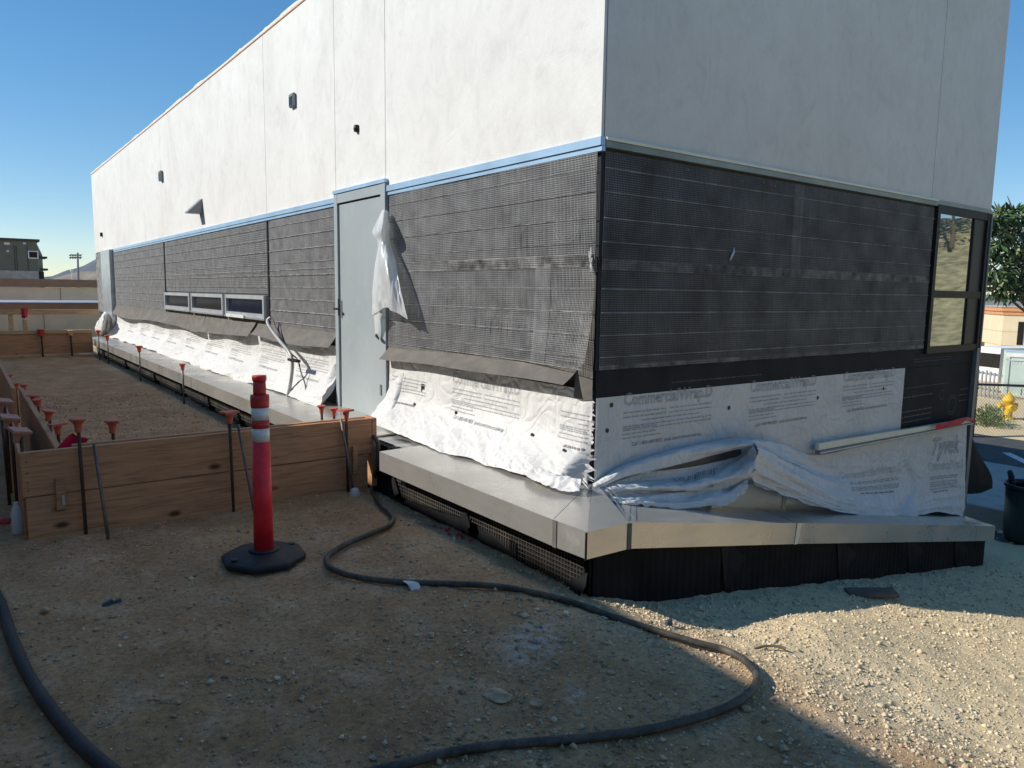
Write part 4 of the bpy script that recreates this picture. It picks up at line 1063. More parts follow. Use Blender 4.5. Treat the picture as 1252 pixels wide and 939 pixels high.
# ------------------------------------------------------------------ red post
bp = gpt(323, 684); DP = empty("delineator_post", bp, "red orange plastic post with two reflective bands on a black rubber base", "traffic post")
zp = lambda y: float(px(327, y, 1, bp[1])[2])-bp[2]
m = MB()
prof = []
for (rx, z) in ((.235, 0), (.24, .02), (.235, .034), (.19, .046), (.115, .055), (.085, .058)): prof.append((rx, z))
m.lathe(bp, prof, 8, .25); 
ba = m.build("rubber_base", M['rubber'], DP, bevel=.006)
for s in (0.25, math.pi+.25):
    q = bp+np.array([.185*math.cos(s), .185*math.sin(s), .045]); m = MB(); m.lathe(q, [(.018, 0), (.022, .006), (.016, .009)], 8); m.build("base_recess", M['dark'], ba)
m = MB(); m.lathe(bp, [(.085, .058), (.082, .068), (.060, .070)], 24); m.build("base_ring", M['rubber'], DP, True)
R0 = .054; lean = 0
def seg(name, y0, y1, r0, r1, mat, extra=()):
    z0, z1 = zp(y0), zp(y1); m = MB(); m.lathe(bp, [(r0, z0)]+[(r, zp(y)) for r, y in extra]+[(r1, z1)], 28); return m.build(name, M[mat], DP, True)
seg("post_tube", 676, 538.5, .0555, .0495, 'post_red')
seg("reflective_band", 538.3, 522.2, .0482, .0482, 'reflective'); seg("band_gap", 522, 512.2, .0492, .0492, 'post_dark')
seg("reflective_band", 512, 497.2, .0482, .0482, 'reflective')
seg("collar", 497, 482, .0495, .050, 'post_dark', ((.051, 494), (.052, 487)))
seg("neck", 481.8, 466, .035, .034, 'post_dark', ((.036, 478),)); seg("cap_rim", 465.8, 458.5, .034, .038, 'post_dark', ((.039, 464), (.039, 460)))

# ------------------------------------------------------------------ hoses and cables
def path(pts, n=160): return crom(np.array(pts), n)
def hose(name, pts, r, mat, label, cat, n=10, m=200):
    P = path(pts, m); o = MB().tube(P, r, n).build(name, M[mat], None, True); return tag(o, label, cat)
r = .0165
gp = [(455, 600), (463, 617), (476, 630), (481, 638), (475, 647), (455, 656), (425, 669), (405, 681), (399, 690), (406, 700), (430, 709), (470, 715), (515, 717.5), (560, 719), (610, 722), (655, 730), (700, 742), (750, 760), (800, 776), (850, 791), (885, 800), (908, 812), (923, 828), (924, 842), (912, 857), (890, 871), (855, 884), (800, 898), (740, 907), (690, 912), (640, 916), (590, 921), (540, 930), (500, 940), (440, 956), (360, 985)]
pts = [(-.50, 2.2, .20), (-.55, 2.02, .40), (-.535, 1.90, .36), (-.56, 1.86, .2)]
for x, y in gp:
    q = gpt(x, y); pts.append((q[0], q[1], float(ground_z(q[0], q[1]))+r+.006))
hose("rubber_hose", pts, r, 'hose', "long dusty black hose winding across the dirt from the ledge corner to the foreground", "hose", m=420)
pts = []
for x, y, h in ((-60, 640, .02), (-25, 690, .02), (0, 742, .02), (16, 790, .02), (38, 838, .02), (66, 880, .02), (98, 918, .02), (140, 955, .02), (190, 990, .02)):
    q = gpt(x, y); pts.append((q[0], q[1], q[2]+.026))
hose("rubber_hose", pts, .024, 'rubber', "thick black hose curving across the bottom left corner of the dirt", "hose")
q = gpt(502, 718); q[2] = float(ground_z(q[0], q[1]))
G = loft([[q+np.array([-.035, .02, .035]), q+np.array([0, .03, .036]), q+np.array([.03, .02, .035])], [q+np.array([-.03, -.025, .03]), q+np.array([0, -.03, .032]), q+np.array([.032, -.025, .03])], [q+np.array([-.028, -.06, .008]), q+np.array([0, -.065, .012]), q+np.array([.03, -.06, .006])]], 8, 8)
tag(sheet("white_tag", G, M['white_pl'], None), "small white tag wrapped over the black hose near the red post", "tag")
cp = [px(331, 388, 0, -.10), px(327, 393, 0, -.14), px(331, 402, 0, -.16), px(343, 418, 0, -.18), px(353, 430, 0, -.19), px(357, 440, 0, -.19), px(357, 455, 0, -.20), px(354, 475, 0, -.22), px(349, 495, 0, -.26), px(346, 512, 0, -.30), px(347, 520, 0, -.36)]
CO = empty("wall_conduit", cp[0], "grey flexible conduit drooping from the slot window down to the ledge", "conduit")
MB().tube(path(cp, 90), .020, 10).build("conduit_tube", M['conduit'], CO, True)
q = cp[5]; MB().box((q[0]-.03, q[1]-.22, q[2]-.012), (q[0]+.015, q[1]+.06, q[2]+.016)).build("conduit_clamp", M['bronze'], CO)
cb = [px(333, 388, 0, -.09), px(337, 400, 0, -.10), px(346, 416, 0, -.12), px(356, 432, 0, -.13), px(364, 440, 0, -.14), px(368, 455, 0, -.15), px(373, 470, 0, -.16), px(374, 482, 0, -.19), px(371, 492, 0, -.22), px(375, 504, 0, -.27)]
hose("thin_cable", cb, .008, 'cable', "thin dark cable hanging beside the grey conduit on the white wrap", "cable", 6, 80)

# ------------------------------------------------------------------ loose bits on the dirt
def rock(name, pos, size, mat, label, cat, seed, flat=.5):
    bm = bmesh.new(); bmesh.ops.create_icosphere(bm, subdivisions=2, radius=1)
    R = np.random.default_rng(seed); sc = np.array(size)*R.uniform(.85, 1.15, 3)
    for v in bm.verts:
        c = np.array(v.co); k = 1+.28*float(noise(*(c*1.3+seed), seed)); v.co = Vector(c*k*sc)
    me = bpy.data.meshes.new(name); bm.to_mesh(me); bm.free(); me.materials.append(M[mat])
    o = bpy.data.objects.new(name, me); COL.objects.link(o); o.location = (pos[0], pos[1], gz(pos[0], pos[1])+size[2]*.45); o.rotation_euler = (0, 0, R.uniform(0, 6)); return tag(o, label, cat)
rock("flat_stone", gpt(800, 787), (.05, .036, .012), 'stone', "flat grey stone beside the hose at the edge of the sunlight", "stone", 3)
rock("clay_clod", gpt(606, 856), (.06, .045, .014), 'stone', "broad pale clay clod in the shaded gravel", "clod", 5)
rock("grey_stone", gpt(655, 862), (.03, .024, .014), 'stone', "rough grey stone in the foreground gravel right of the clay clod", "stone", 8)
rock("grey_stone", gpt(912, 868), (.02, .018, .012), 'stone', "small grey stone inside the bend of the hose", "stone", 12)
q = gpt(1065, 731)
m = MB(); m.box((-.17, -.055, -.012), (.17, .055, .014)); o = m.build("wood_offcut", M['bark'], None, world=False, bevel=.004); o.location = (q[0], q[1], gz(q[0], q[1])+.03); o.rotation_euler = (.1, -.02, -.65); tag(o, "dusty flat wood offcut on the shaded gravel before the black plinth", "offcut")
q = gpt(930, 795)
m = MB(); m.tube(path([(0, 0, .012), (.06, .01, .018), (.11, .0, .02), (.15, -.02, .014)], 14), [.006]*10+[.008]*4, 6); o = m.build("dry_twig", M['bark'], None, world=False); o.location = (q[0]-.05, q[1], gz(q[0], q[1])); o.rotation_euler = (0, 0, -.5); tag(o, "short dry twig on the sunlit gravel", "twig")
q = gpt(817, 766); m = MB(); z = gz(q[0], q[1])
m.hexa([(q[0]-.02, q[1]-.012, z), (q[0]+.02, q[1]-.014, z), (q[0]+.022, q[1]+.014, z), (q[0]-.018, q[1]+.012, z), (q[0]-.018, q[1]-.010, z+.03), (q[0]+.016, q[1]-.012, z+.04), (q[0]+.02, q[1]+.012, z+.034), (q[0]-.014, q[1]+.010, z+.03)])
tag(m.build("blue_scrap", M['tape'], None, bevel=.003), "blue plastic scrap at the edge of the sunlit gravel by the hose", "scrap")
q = gpt(135, 737); z = gz(q[0], q[1]); m = MB()
for k in range(5):
    a = q+np.array([random.uniform(-.035, .035), random.uniform(-.02, .02), 0]); m.hexa([(a[0]-.02, a[1]-.012, z), (a[0]+.02, a[1]-.01, z), (a[0]+.02, a[1]+.01, z), (a[0]-.02, a[1]+.012, z), (a[0]-.016, a[1]-.01, z+.014), (a[0]+.017, a[1]-.006, z+.02), (a[0]+.016, a[1]+.01, z+.018), (a[0]-.012, a[1]+.01, z+.012)])
tag(m.build("dark_scrap", M['tape'], None), "crumpled dark blue scrap alone on the dirt left of the red post", "scrap")
q = gpt(556, 690); m = MB()
for k in range(16):
    a = np.array([random.uniform(-.57, -.68), random.uniform(.45, .95), 0]); z = gz(a[0], a[1]); s = random.uniform(.008, .02)
    m.add([(a[0]-s, a[1], z+.004), (a[0], a[1]-s*.7, z+.010), (a[0]+s, a[1]+s*.3, z+.008), (a[0], a[1]+s, z+.014)], [(0, 1, 2, 3)])
m.build("red_shreds", M['red_cloth'], None, kind='stuff')
q = px(84, 541, 1, 2.16)
G = loft([[q+np.array([-.09, 0, -.06]), q+np.array([-.02, -.02, .03]), q+np.array([.03, 0, .05]), q+np.array([.11, .02, .0])], [q+np.array([-.10, .05, -.10]), q+np.array([-.01, .05, -.02]), q+np.array([.04, .06, .0]), q+np.array([.10, .06, -.05])], [q+np.array([-.08, .1, -.2]), q+np.array([0, .1, -.12]), q+np.array([.05, .1, -.1]), q+np.array([.1, .1, -.18])]], 16, 24)
tag(sheet("magenta_bag", G+.012*ridge(G[..., 0]*18, G[..., 1]*18, 2, 3)[..., None], M['magenta'], None), "magenta plastic bag tucked inside the left corner of the near formwork", "bag")
q = gpt(22, 652); b0 = (q[0], q[1], gz(q[0], q[1]))
WB = empty("water_bottle", b0, "crushed clear plastic water bottle standing outside the left form corner", "bottle")
m = MB(); m.lathe(b0, [(.030, 0), (.033, .01), (.029, .04), (.034, .07), (.030, .10), (.033, .13), (.024, .165), (.014, .185)], 14); m.build("bottle_body", M['plastic'], WB, True)
m = MB(); m.lathe((b0[0], b0[1], b0[2]+.186), [(.015, 0), (.015, .016)], 12); m.build("bottle_cap", M['white_pl'], WB)
q = gpt(4, 640); rock("red_cup", q, (.06, .05, .025), 'red_cloth', "squashed red cup lying at the left edge outside the form", "cup", 17)

# gravel
def scatter(n, xr_, yr_, s0, s1, sd, keep=None):
    x = rng.uniform(*xr_, n); y = rng.uniform(*yr_, n)
    ok = ~((x > -.56) & (y > -.60)) & ~((np.hypot(x-bp[0], y-bp[1]) < .25)) & ~((np.abs(y-1.99) < .08) & (x > -2.95))
    if keep is not None: ok &= keep(x, y)
    x, y = x[ok], y[ok]; n = len(x)
    s = np.clip(np.exp(rng.normal(math.log(s0), sd, n)), s0*.4, s1)
    z = ground_z(x, y)+ground_detail(x, y)
    base = np.array([(1, 0, 0), (0, 1, 0), (-1, 0, 0), (0, -1, 0), (0, 0, 1), (0, 0, -1)], float)
    ang = rng.uniform(0, 6.28, n); V = base[None]*(1+rng.uniform(-.35, .35, (n, 6, 1)))
    V = V + rng.uniform(-.25, .25, (n, 6, 3)); V[..., 2] *= rng.uniform(.45, .8, (n, 1)); V[..., 1] *= rng.uniform(.55, 1, (n, 1))
    c, si = np.cos(ang)[:, None], np.sin(ang)[:, None]
    Vx = V[..., 0]*c-V[..., 1]*si; Vy = V[..., 0]*si+V[..., 1]*c
    P = np.stack([x[:, None]+Vx*s[:, None], y[:, None]+Vy*s[:, None], z[:, None]+(V[..., 2]+.25)*s[:, None]], -1)
    f = np.array([(0, 1, 4), (1, 2, 4), (2, 3, 4), (3, 0, 4), (1, 0, 5), (2, 1, 5), (3, 2, 5), (0, 3, 5)])
    return P.reshape(-1, 3), (f[None]+6*np.arange(n)[:, None, None]).reshape(-1, 3)
patch = lambda lo: (lambda x, y: fbm(x*1.1, y*1.1, 3, 77) + rng.uniform(-.35, .35, len(x)) > lo)
parts = [scatter(26000, (-4.3, 1.2), (-3.2, 1.9), .0042, .014, .45, patch(-.10)),
         scatter(14000, (-2.6, 2.5), (-3.0, -.5), .0048, .016, .5, patch(-.2)),
         scatter(14000, (-.5, 3.6), (-2.8, -.6), .0036, .012, .55),
         scatter(3600, (-4.0, .2), (-3.0, 1.9), .009, .024, .4, patch(.0)), scatter(9000, (-3.6, -.4), (-3.1, -.2), .0055, .016, .5, patch(.05)), scatter(500, (0, 2.5), (-3.0, -.6), .008, .021, .4),
         scatter(420, (-3.8, 2.5), (-3.0, 1.6), .014, .032, .35),
         scatter(3000, (1.5, 6.5), (-3, -.6), .008, .020, .5),
         scatter(6000, (-2.6, -.6), (2.2, 9), .006, .02, .5)]
Vs, Fs, o_ = [], [], 0
for a, b in parts: Vs.append(a); Fs.append(b+o_); o_ += len(a)
Vs = np.concatenate(Vs); Fs = np.concatenate(Fs)
fx = Vs[Fs[::8].min(axis=1)][:, 0]                        # one x per stone
pale = np.repeat((fx*.8+.75+rng.uniform(-.6, .6, len(fx)) > 0) | (rng.uniform(0, 1, len(fx)) < .22), 8)  # paler stones to the right carry on the sunlight painted into the ground
mesh("gravel", Vs, Fs[~pale], M['stone'], kind='stuff')
mesh("pale_gravel", Vs, Fs[pale], M['stone_pale'], kind='stuff')

# ------------------------------------------------------------------ right side beyond the building
# concrete walk with kerb edge, asphalt, sunlit strip
MB().box((6.75, .02, -1.35), (9.6, 9, -.95)).build("concrete_walk", M['concrete'], None, kind='structure', bevel=.01)
mesh("parking_asphalt", [(6.3, -14, -1.194), (13.6, -14, -1.194), (13.6, 30, -1.194), (6.3, 30, -1.194)], [(0, 1, 2, 3)], M['asphalt'], kind='structure')
for a, b in (((10.6, .8), (11.9, 1.9)), ((9.8, .2), (10.3, .35))):
    mesh("painted_line", [(a[0], a[1], -1.19), (a[0]+.12, a[1]-.1, -1.19), (b[0]+.12, b[1]-.1, -1.19), (b[0], b[1], -1.19)], [(0, 1, 2, 3)], M['roadpaint'], kind='structure')
q = at(1258, 655, 8.5); q[2] = -1.19
BN = empty("trash_bin", q, "dark green round plastic bin at the right edge beyond the ledge", "bin")
m = MB(); m.lathe(q, [(.235, 0), (.25, .05), (.275, .62)], 26); m.build("bin_body", M['bin'], BN, True)
m = MB(); m.lathe(q+np.array([0, 0, .62]), [(.285, 0), (.292, .02), (.285, .04), (.262, .042), (.25, .0)], 26); m.build("bin_rim", M['bin'], BN, True)
m = MB(); h0 = q+np.array([-.13, .17, .63]); m.tube(path([h0, h0+np.array([.0, .02, .10]), h0+np.array([.10, .07, .13]), h0+np.array([.2, .08, .05])], 20), .03, 8); m.build("bin_liner", M['membrane'], BN, True)

def fence_line():
    A, B = at(1130, 468, 14.6), at(1330, 474, 15.4); gzv = -1.25
    f = empty("chain_link_fence", (A[0], A[1], gzv), "dark chain link fence with top rail behind the right end of the building", "fence")
    m = MB(); m.bar(A, B, .024, 8); m.build("top_rail", M['fence'], f)
    d = B-A; d[2] = 0; L = np.linalg.norm(d); d /= L
    t = at(1195, 470, 14.86)
    for p in (t, t+d*2.4, t-d*2.4):
        MB().bar((p[0], p[1], gzv), (p[0], p[1], A[2]+.02), .022, 8).build("fence_post", M['fence'], f)
    Hh = A[2]-gzv-.03; s = .07; m = MB(); n = np.array([0, 0, 1.0]); off = np.array([-d[1], d[0], 0])*.004
    for k in range(int(-Hh/s), int(L/s)+1):
        for sg in (1, -1):
            u0 = k*s if sg > 0 else k*s+Hh; u1 = u0+sg*Hh; z0, z1 = 0.0, Hh
            if sg > 0 and u0 < 0: z0 = -u0; u0 = 0
            lo, hi = max(0, min(u0, u1)), min(L, max(u0, u1))
            if hi <= lo: continue
            pz = (lambda u: (u-k*s) if sg > 0 else (k*s+Hh-u))
            a = np.array([A[0], A[1], gzv+.03])+d*lo+n*pz(lo)+off*sg; b = np.array([A[0], A[1], gzv+.03])+d*hi+n*pz(hi)+off*sg
            m.bar(a, b, .0028, 3, cap=False)
    m.build("chain_mesh", M['chain'], f, kind='stuff')
fence_line()
# hydrant
q = at(1231, 513, 17.3); HY = empty("fire_hydrant", q, "yellow fire hydrant on sunlit dirt behind the chain link fence", "hydrant")
m = MB(); m.lathe(q, [(.16, 0), (.16, .04), (.115, .05), (.10, .10), (.10, .42), (.13, .44), (.13, .48), (.11, .50), (.09, .56), (.05, .60), (.03, .61), (.03, .65)], 16); m.build("hydrant_barrel", M['yellow'], HY, True)
for (dx, dy, z, r_, L_) in ((-.8, .6, .34, .05, .19), (.8, -.6, .34, .05, .17), (-.6, -.8, .30, .07, .18)):
    a = q+np.array([0, 0, z]); b = a+np.array([dx, dy, 0])*L_; m = MB(); m.bar(a, b, r_, 10); m.bar(b, b+np.array([dx, dy, 0])*.03, r_*1.25, 6); m.build("hydrant_outlet", M['yellow'], HY)
# shrub and tree
def leaves(centers, radii, n, size, squash=.6, seed=1, droop=0.0, width=.32):
    R = np.random.default_rng(seed); V = []; F = []
    for c, r_ in zip(centers, radii):
        d = R.normal(size=(n, 3)); d /= np.linalg.norm(d, axis=1)[:, None]; rad = r_*R.uniform(.25, 1, n)**.5
        for k in range(n):
            p = np.array(c)+d[k]*rad[k]*np.array([1, 1, squash])
            ax = d[k]*.7+R.normal(size=3)*.6+np.array([0, 0, -droop]); ax /= np.linalg.norm(ax)
            sd_ = np.cross(ax, R.normal(size=3)); sd_ /= np.linalg.norm(sd_); nn = np.cross(ax, sd_); L_ = size*R.uniform(.6, 1.3); w_ = L_*width
            i = len(V); V += [p, p+ax*L_*.5+sd_*w_*.5+nn*L_*.06, p+ax*L_, p+ax*L_*.5-sd_*w_*.5+nn*L_*.06, p+ax*L_*.5-nn*L_*.02]
            F += [(i, i+1, i+4), (i+1, i+2, i+4), (i+2, i+3, i+4), (i+3, i, i+4)]
    return np.array(V), np.array(F)
q = at(1211, 528, 16.3); SH = empty("green_shrub", q, "low feathery green shrub beside the yellow hydrant", "shrub")
cs = [q+np.array([random.uniform(-.32, .32), random.uniform(-.32, .32), random.uniform(.12, .42)]) for _ in range(12)]
V, F = leaves(cs, [.2]*12, 110, .085, .9, 3, -.6, .22); mesh("foliage", V, F, M['bushleaf'], SH)
m = MB()
for k in range(7): m.bar(q+np.array([0, 0, -.05]), q+np.array([random.uniform(-.3, .3), random.uniform(-.3, .3), .4]), .012, 5, .004)
m.build("stem", M['bark'], SH)
q = at(1242, 520, 18.5); DG = empty("dry_weeds", q, "pale dry weeds at the foot of the hydrant", "weeds")
V, F = leaves([q+np.array([random.uniform(-.7, .9), random.uniform(-.5, .3), .1]) for _ in range(10)], [.22]*10, 40, .12, .7, 5, -.8, .12); mesh("foliage", V, F, M['leaf2'], DG)
def tree(base, crown, label, leafmats, n, size, seed, cat="tree", squash=.8):
    base = np.array(base, float); t = empty("broadleaf_tree", base, label, cat); R = np.random.default_rng(seed)
    ctr = np.mean([c for c, r_ in crown], axis=0); m = MB()
    fork = base+(ctr-base)*np.array([.5, .5, .55]); m.tube(path([base-np.array([0, 0, .1]), base+(fork-base)*.5+R.normal(size=3)*.05, fork], 12), np.linspace(.12, .06, 12), 8)
    for c, r_ in crown:
        m.tube(path([fork, fork+(c-fork)*.5+R.normal(size=3)*.12, c, c+(c-fork)*.15], 12), np.linspace(.035, .008, 12), 6)
    m.build("trunk", M['bark'], t, True)
    for j, lm in enumerate(leafmats):
        V, F = leaves([c for c, r_ in crown], [r_ for c, r_ in crown], n if j == 0 else n//3, size, squash, seed+j, .5); mesh("crown", V, F, M[lm], t)
    return t
cr = []
for x, y, d, r_ in ((1214, 268, 15.0, .20), (1226, 268, 15.2, .24), (1240, 262, 15.3, .20), (1216, 295, 15.2, .36), (1232, 300, 15.0, .42), (1250, 292, 15.6, .38), (1213, 325, 15.1, .38), (1232, 330, 15.3, .44), (1250, 330, 15.2, .40), (1216, 350, 15.0, .32), (1236, 352, 15.2, .30), (1262, 310, 15.5, .5), (1280, 330, 15.4, .5), (1272, 280, 15.4, .45)):
    cr.append((at(x, y, d), r_))
b0 = at(1350, 500, 15.8); b0[2] = -1.22
tree(b0, cr, "leafy dark green tree behind the right end of the building", ['leaf', 'leaf2'], 85, .22, 5)
cr2 = [(at(x, y, 24), r_) for x, y, r_ in ((1238, 285, .8), (1252, 275, .9), (1248, 310, .9), (1268, 290, 1.1), (1240, 340, .6), (1258, 345, .8))]
b0 = at(1275, 470, 24); b0[2] = -1.3
tree(b0, cr2, "sparse grey brown tree farther back at the right edge", ['dryleaf'], 170, .16, 9)
# low beige building, green cabinet, white pickets
c0 = at(1221, 450, 36); BB = empty("beige_building", (c0[0], c0[1], -1.4), "low beige building with terracotta cornice behind the tree on the right", "building")
zt_b = float(at(1221, 374, 36)[2]); zb_b = -1.4
wd = np.array([math.cos(.05), math.sin(.05), 0]); nd = np.array([-math.sin(.05), math.cos(.05), 0])
dirL = at(1190, 450, 40)-at(1221, 450, 36); dirL[2] = 0; dirL /= np.linalg.norm(dirL)
dirR = at(1300, 450, 34.5)-at(1221, 450, 36); dirR[2] = 0; dirR /= np.linalg.norm(dirR)
def wallbox(p, d1, L1, d2, L2, z0, z1): 
    a = np.array([p[0], p[1], 0]); q = [a, a+d1*L1, a+d1*L1+d2*L2, a+d2*L2]
    return [(*v[:2], z0) for v in q]+[(*v[:2], z1) for v in q]
MB().hexa(wallbox(c0, dirR, 12, dirL, 7, zb_b, zt_b-.42)).build("wall", M['beige'], BB)
o2 = c0-dirR*.1-dirL*.1
for k, (z0, z1, mt, ex) in enumerate(((zt_b-.42, zt_b-.25, 'terracotta', .06), (zt_b-.249, zt_b-.06, 'terracotta', .12), (zt_b-.059, zt_b, 'concrete', .16))):
    p = c0-dirR*ex-dirL*ex; MB().hexa(wallbox(p, dirR, 12+2*ex, dirL, 7+2*ex, z0, z1)).build("cornice", M[mt], BB)
for a, b, z0, z1, nm in ((.62, .86, -.55, .55, "window"), (1.08, 2.4, -.35, .85, "window")):
    nrm = np.cross(dirR, [0, 0, 1.0]); nrm = nrm if nrm@(CAM-c0) > 0 else -nrm
    p = c0+dirR*a+nrm*.03; w_ = MB(); w_.hexa(wallbox(p, dirR, b-a, -nrm, .06, z0, z1)); wo_ = w_.build(nm, M['darkglass'], BB)
MB().hexa(wallbox(c0+np.cross(dirR, [0, 0, 1.0])*(.05 if (np.cross(dirR, [0, 0, 1.0])@(CAM-c0)) > 0 else -.05)+dirR*1.0, dirR, 1.5, dirL, .1, -.55, -.37)).build("window_sill", M['white'], BB)
for z in (.05, -.62):
    nl = np.cross(dirL, [0, 0, 1.0]); nl = nl if nl@(CAM-c0) > 0 else -nl
    nr_ = np.cross(dirR, [0, 0, 1.0]); nr_ = nr_ if nr_@(CAM-c0) > 0 else -nr_
    MB().hexa(wallbox(c0+nr_*.004, dirR, 12, -nr_, .02, z, z+.02)).build("reveal_line", M['terracotta'], BB)
    MB().hexa(wallbox(c0+nl*.004, dirL, 7, -nl, .02, z, z+.02)).build("reveal_line", M['terracotta'], BB)
p = c0+dirL*2.6+nl*.02; MB().hexa(wallbox(p, dirL, 2.4, -nl, .05, -1.4, -.62)).build("dark_gate", M['olive_dark'], BB)
c1 = at(1246, 372, 44); MB().hexa(wallbox((c1[0]-4, c1[1]+4, 0), np.array([1, -.4, 0]), 8, np.array([0, 1.0, 0]), 4, -1.3, 1.9)).build("white_outbuilding", M['white'], None); tag(bpy.data.objects["white_outbuilding"], "plain white building half hidden behind the tree crown", "building")
c0 = at(1223, 515, 22); ztp = float(at(1223, 431, 22)[2])
dR = at(1300, 515, 21.2)-c0; dR[2] = 0; dR /= np.linalg.norm(dR); dB = np.array([-dR[1], dR[0], 0]); dB = dB if dB@(c0-CAM) > 0 else -dB; nF = -dB
GB = empty("green_container", (c0[0], c0[1], -1.3), "pale green steel container with white marking behind the hydrant", "container")
MB().hexa(wallbox(c0, dR, 5, dB, 2, -1.25, ztp)).build("container_body", M['teal'], GB)
for a, b, z0, z1 in ((0, 5, ztp-.10, ztp+.02), (0, 5, ztp-1.0+.05, ztp-.93), (0, .09, -1.25, ztp-.10), (.35, .43, -1.25, ztp-1.0), (0, 1.0, -.2, -.16)):
    MB().hexa(wallbox(c0+dR*a+nF*.03, dR, b-a, -nF, .025, z0, z1)).build("container_rib", M['white'] if z1 > ztp else M['teal'], GB)
MB().hexa(wallbox(c0+dR*.55+nF*.02, dR, 2.4, -nF, .03, -1.2, ztp-.62)).build("container_door", M['teal_dark'], GB)
v, f, w = text_geo("80TO"); bpt = c0+dR*.12+nF*.012; mm = MB()
mm.add([np.array([bpt[0], bpt[1], 0])+dR*(q[0]/w*.42)+np.array([0, 0, ztp-.30+q[1]*.17]) for q in v], f); mm.build("container_marking", M['white'], GB)
# white picket fence
a, b = at(1192, 450, 21.5), at(1222, 450, 20.5); a[2] = b[2] = 0; PF = empty("picket_fence", (a[0], a[1], -1.25), "pale metal picket fence beside the green container", "fence"); d = b-a; L = np.linalg.norm(d); d /= L; n_p = np.array([d[1], -d[0], 0])
for k in range(7):
    p = a+d*L*k/6; MB().hexa(wallbox(p, d, .055, n_p, .03, -1.25, -.42-.02*(k % 3))).build("picket", M['galv'], PF)
for z in (-.55, -1.0): MB().hexa(wallbox(a-n_p*.04, d, L+.1, n_p, .03, z, z+.06)).build("picket_rail", M['galv'], PF)
a = at(1190, 455, 26); b = at(1221, 455, 25); a[2] = b[2] = 0; d = b-a; L = np.linalg.norm(d); d /= L; n_p = np.array([d[1], -d[0], 0])
SHD = empty("white_shed", (a[0], a[1], -1.3), "white shed with a dark window strip behind the picket fence", "shed")
MB().hexa(wallbox(a, d, L, n_p*-1, 2, -1.3, -.05)).build("shed_wall", M['white'], SHD); MB().hexa(wallbox(a+n_p*.03, d, L, -n_p, .05, -.72, -.25)).build("shed_window", M['darkglass'], SHD)

# sunlit dry slope the right window mirrors, extended unseen to bounce light on that wall
nx, ny = 84, 60; xs2 = np.linspace(-9, 75, nx); ys2 = np.linspace(-70, -4.5, ny); X, Y = np.meshgrid(xs2, ys2, indexing='ij')
Z = -1.6+np.clip(np.maximum((X-23)*.34*smooth(-4.5, -9, Y), (-8.5-Y)*.55), 0, 8.0)+.5*fbm(X*.25, Y*.25, 4, 7)*np.maximum(smooth(23, 28, X)*smooth(-4.5, -9, Y), smooth(-9, -12, Y))+.4*smooth(-7, -9, Y)*smooth(9, 0, X)+1.3*smooth(2, -4, X)*smooth(-7, -9, Y)
mesh("grassy_slope", np.stack([X, Y, Z], -1).reshape(-1, 3), grid_faces(nx, ny), M['drygrass'], smooth_sh=True, kind='structure')
cr3 = [(np.array([40+random.uniform(-4, 4), -15+random.uniform(-5, 3), 9+random.uniform(-1, 1.5)]), 1.6) for _ in range(14)]
tree((40, -15, 4.4), cr3, "broad green tree standing on the dry slope across from the building", ['leaf2'], 180, .5, 21)

# ------------------------------------------------------------------ left background
# Two stepped low walls with brown fascia
def xwall(y, z0, z1, mat, name, parent, x0=-40, x1=30, t=.3): return MB().box((x0, y, z0), (x1, y+t, z1)).build(name, M[mat], parent)
y1 = 24.0; Z1 = lambda p: float(px(60, p, 1, y1)[2])
LW = empty("low_wall", (-3, y1, 0), "nearer low khaki wall with brown fascia and grey metal top behind the guardrail", "wall")
xwall(y1, -.2, Z1(378.5), 'wallbeige', "wall_face", LW); xwall(y1-.06, Z1(378), Z1(371), 'brownband', "fascia", LW, t=.5); 
m = MB(); m.hexa([(-40, y1-.08, Z1(370.8)), (30, y1-.08, Z1(370.8)), (30, y1+1.0, Z1(370.8)), (-40, y1+1.0, Z1(370.8)), (-40, y1-.08, Z1(369.6)), (30, y1-.08, Z1(369.6)), (30, y1+1.0, Z1(369.6)+.05), (-40, y1+1.0, Z1(369.6)+.05)]); m.build("metal_top", M['greyroof'], LW)
for x in (-1.0, -4.2): MB().box((x-.008, y1-.012, -.2), (x+.008, y1-.001, Z1(378.5))).build("wall_joint", M['brownband'], LW)
y2 = 30.0; Z2 = lambda p: float(px(60, p, 1, y2)[2])
HW = empty("low_wall", (-3, y2, 0), "farther beige wall with a wide brown fascia under the hill", "wall")
xwall(y2, -.2, Z2(351.5), 'wallbeige', "wall_face", HW); xwall(y2-.06, Z2(351), Z2(341.3), 'brownband', "fascia", HW, t=.6)
MB().box((.05, y2-.012, -.2), (.07, y2-.001, Z2(351.5))).build("wall_joint", M['brownband'], HW)
# grey press box building
y3 = 52.0; P3 = lambda x, y: px(x, y, 1, y3)
a = P3(-30, 338); b = P3(47.5, 338); zt = float(P3(24, 294.5)[2]); zb = float(P3(24, 331)[2])
PB = empty("grey_building", (b[0], y3, 0), "olive grey block building on a white base beyond the brown fascia", "building")
MB().box((a[0], y3, zb), (b[0], y3+6, zt)).build("wall", M['olive'], PB); MB().box((a[0]-.1, y3-.15, zt+.002), (b[0]+.15, y3+6.1, zt+.14)).build("roof_edge", M['olive_dark'], PB)
MB().box((a[0], y3-.05, 1.0), (b[0], y3+6, zb-.003)).build("base", M['concrete'], PB)
w0, w1 = P3(34.5, 316), P3(46.5, 307); f = MB().box((w0[0], y3-.05, w0[2]), (w1[0], y3-.002, w1[2])).build("window", M['white'], PB); MB().box((w0[0]+.06, y3-.06, w0[2]+.06), (w1[0]-.06, y3-.051, w1[2]-.06)).build("pane", M['darkglass'], f)
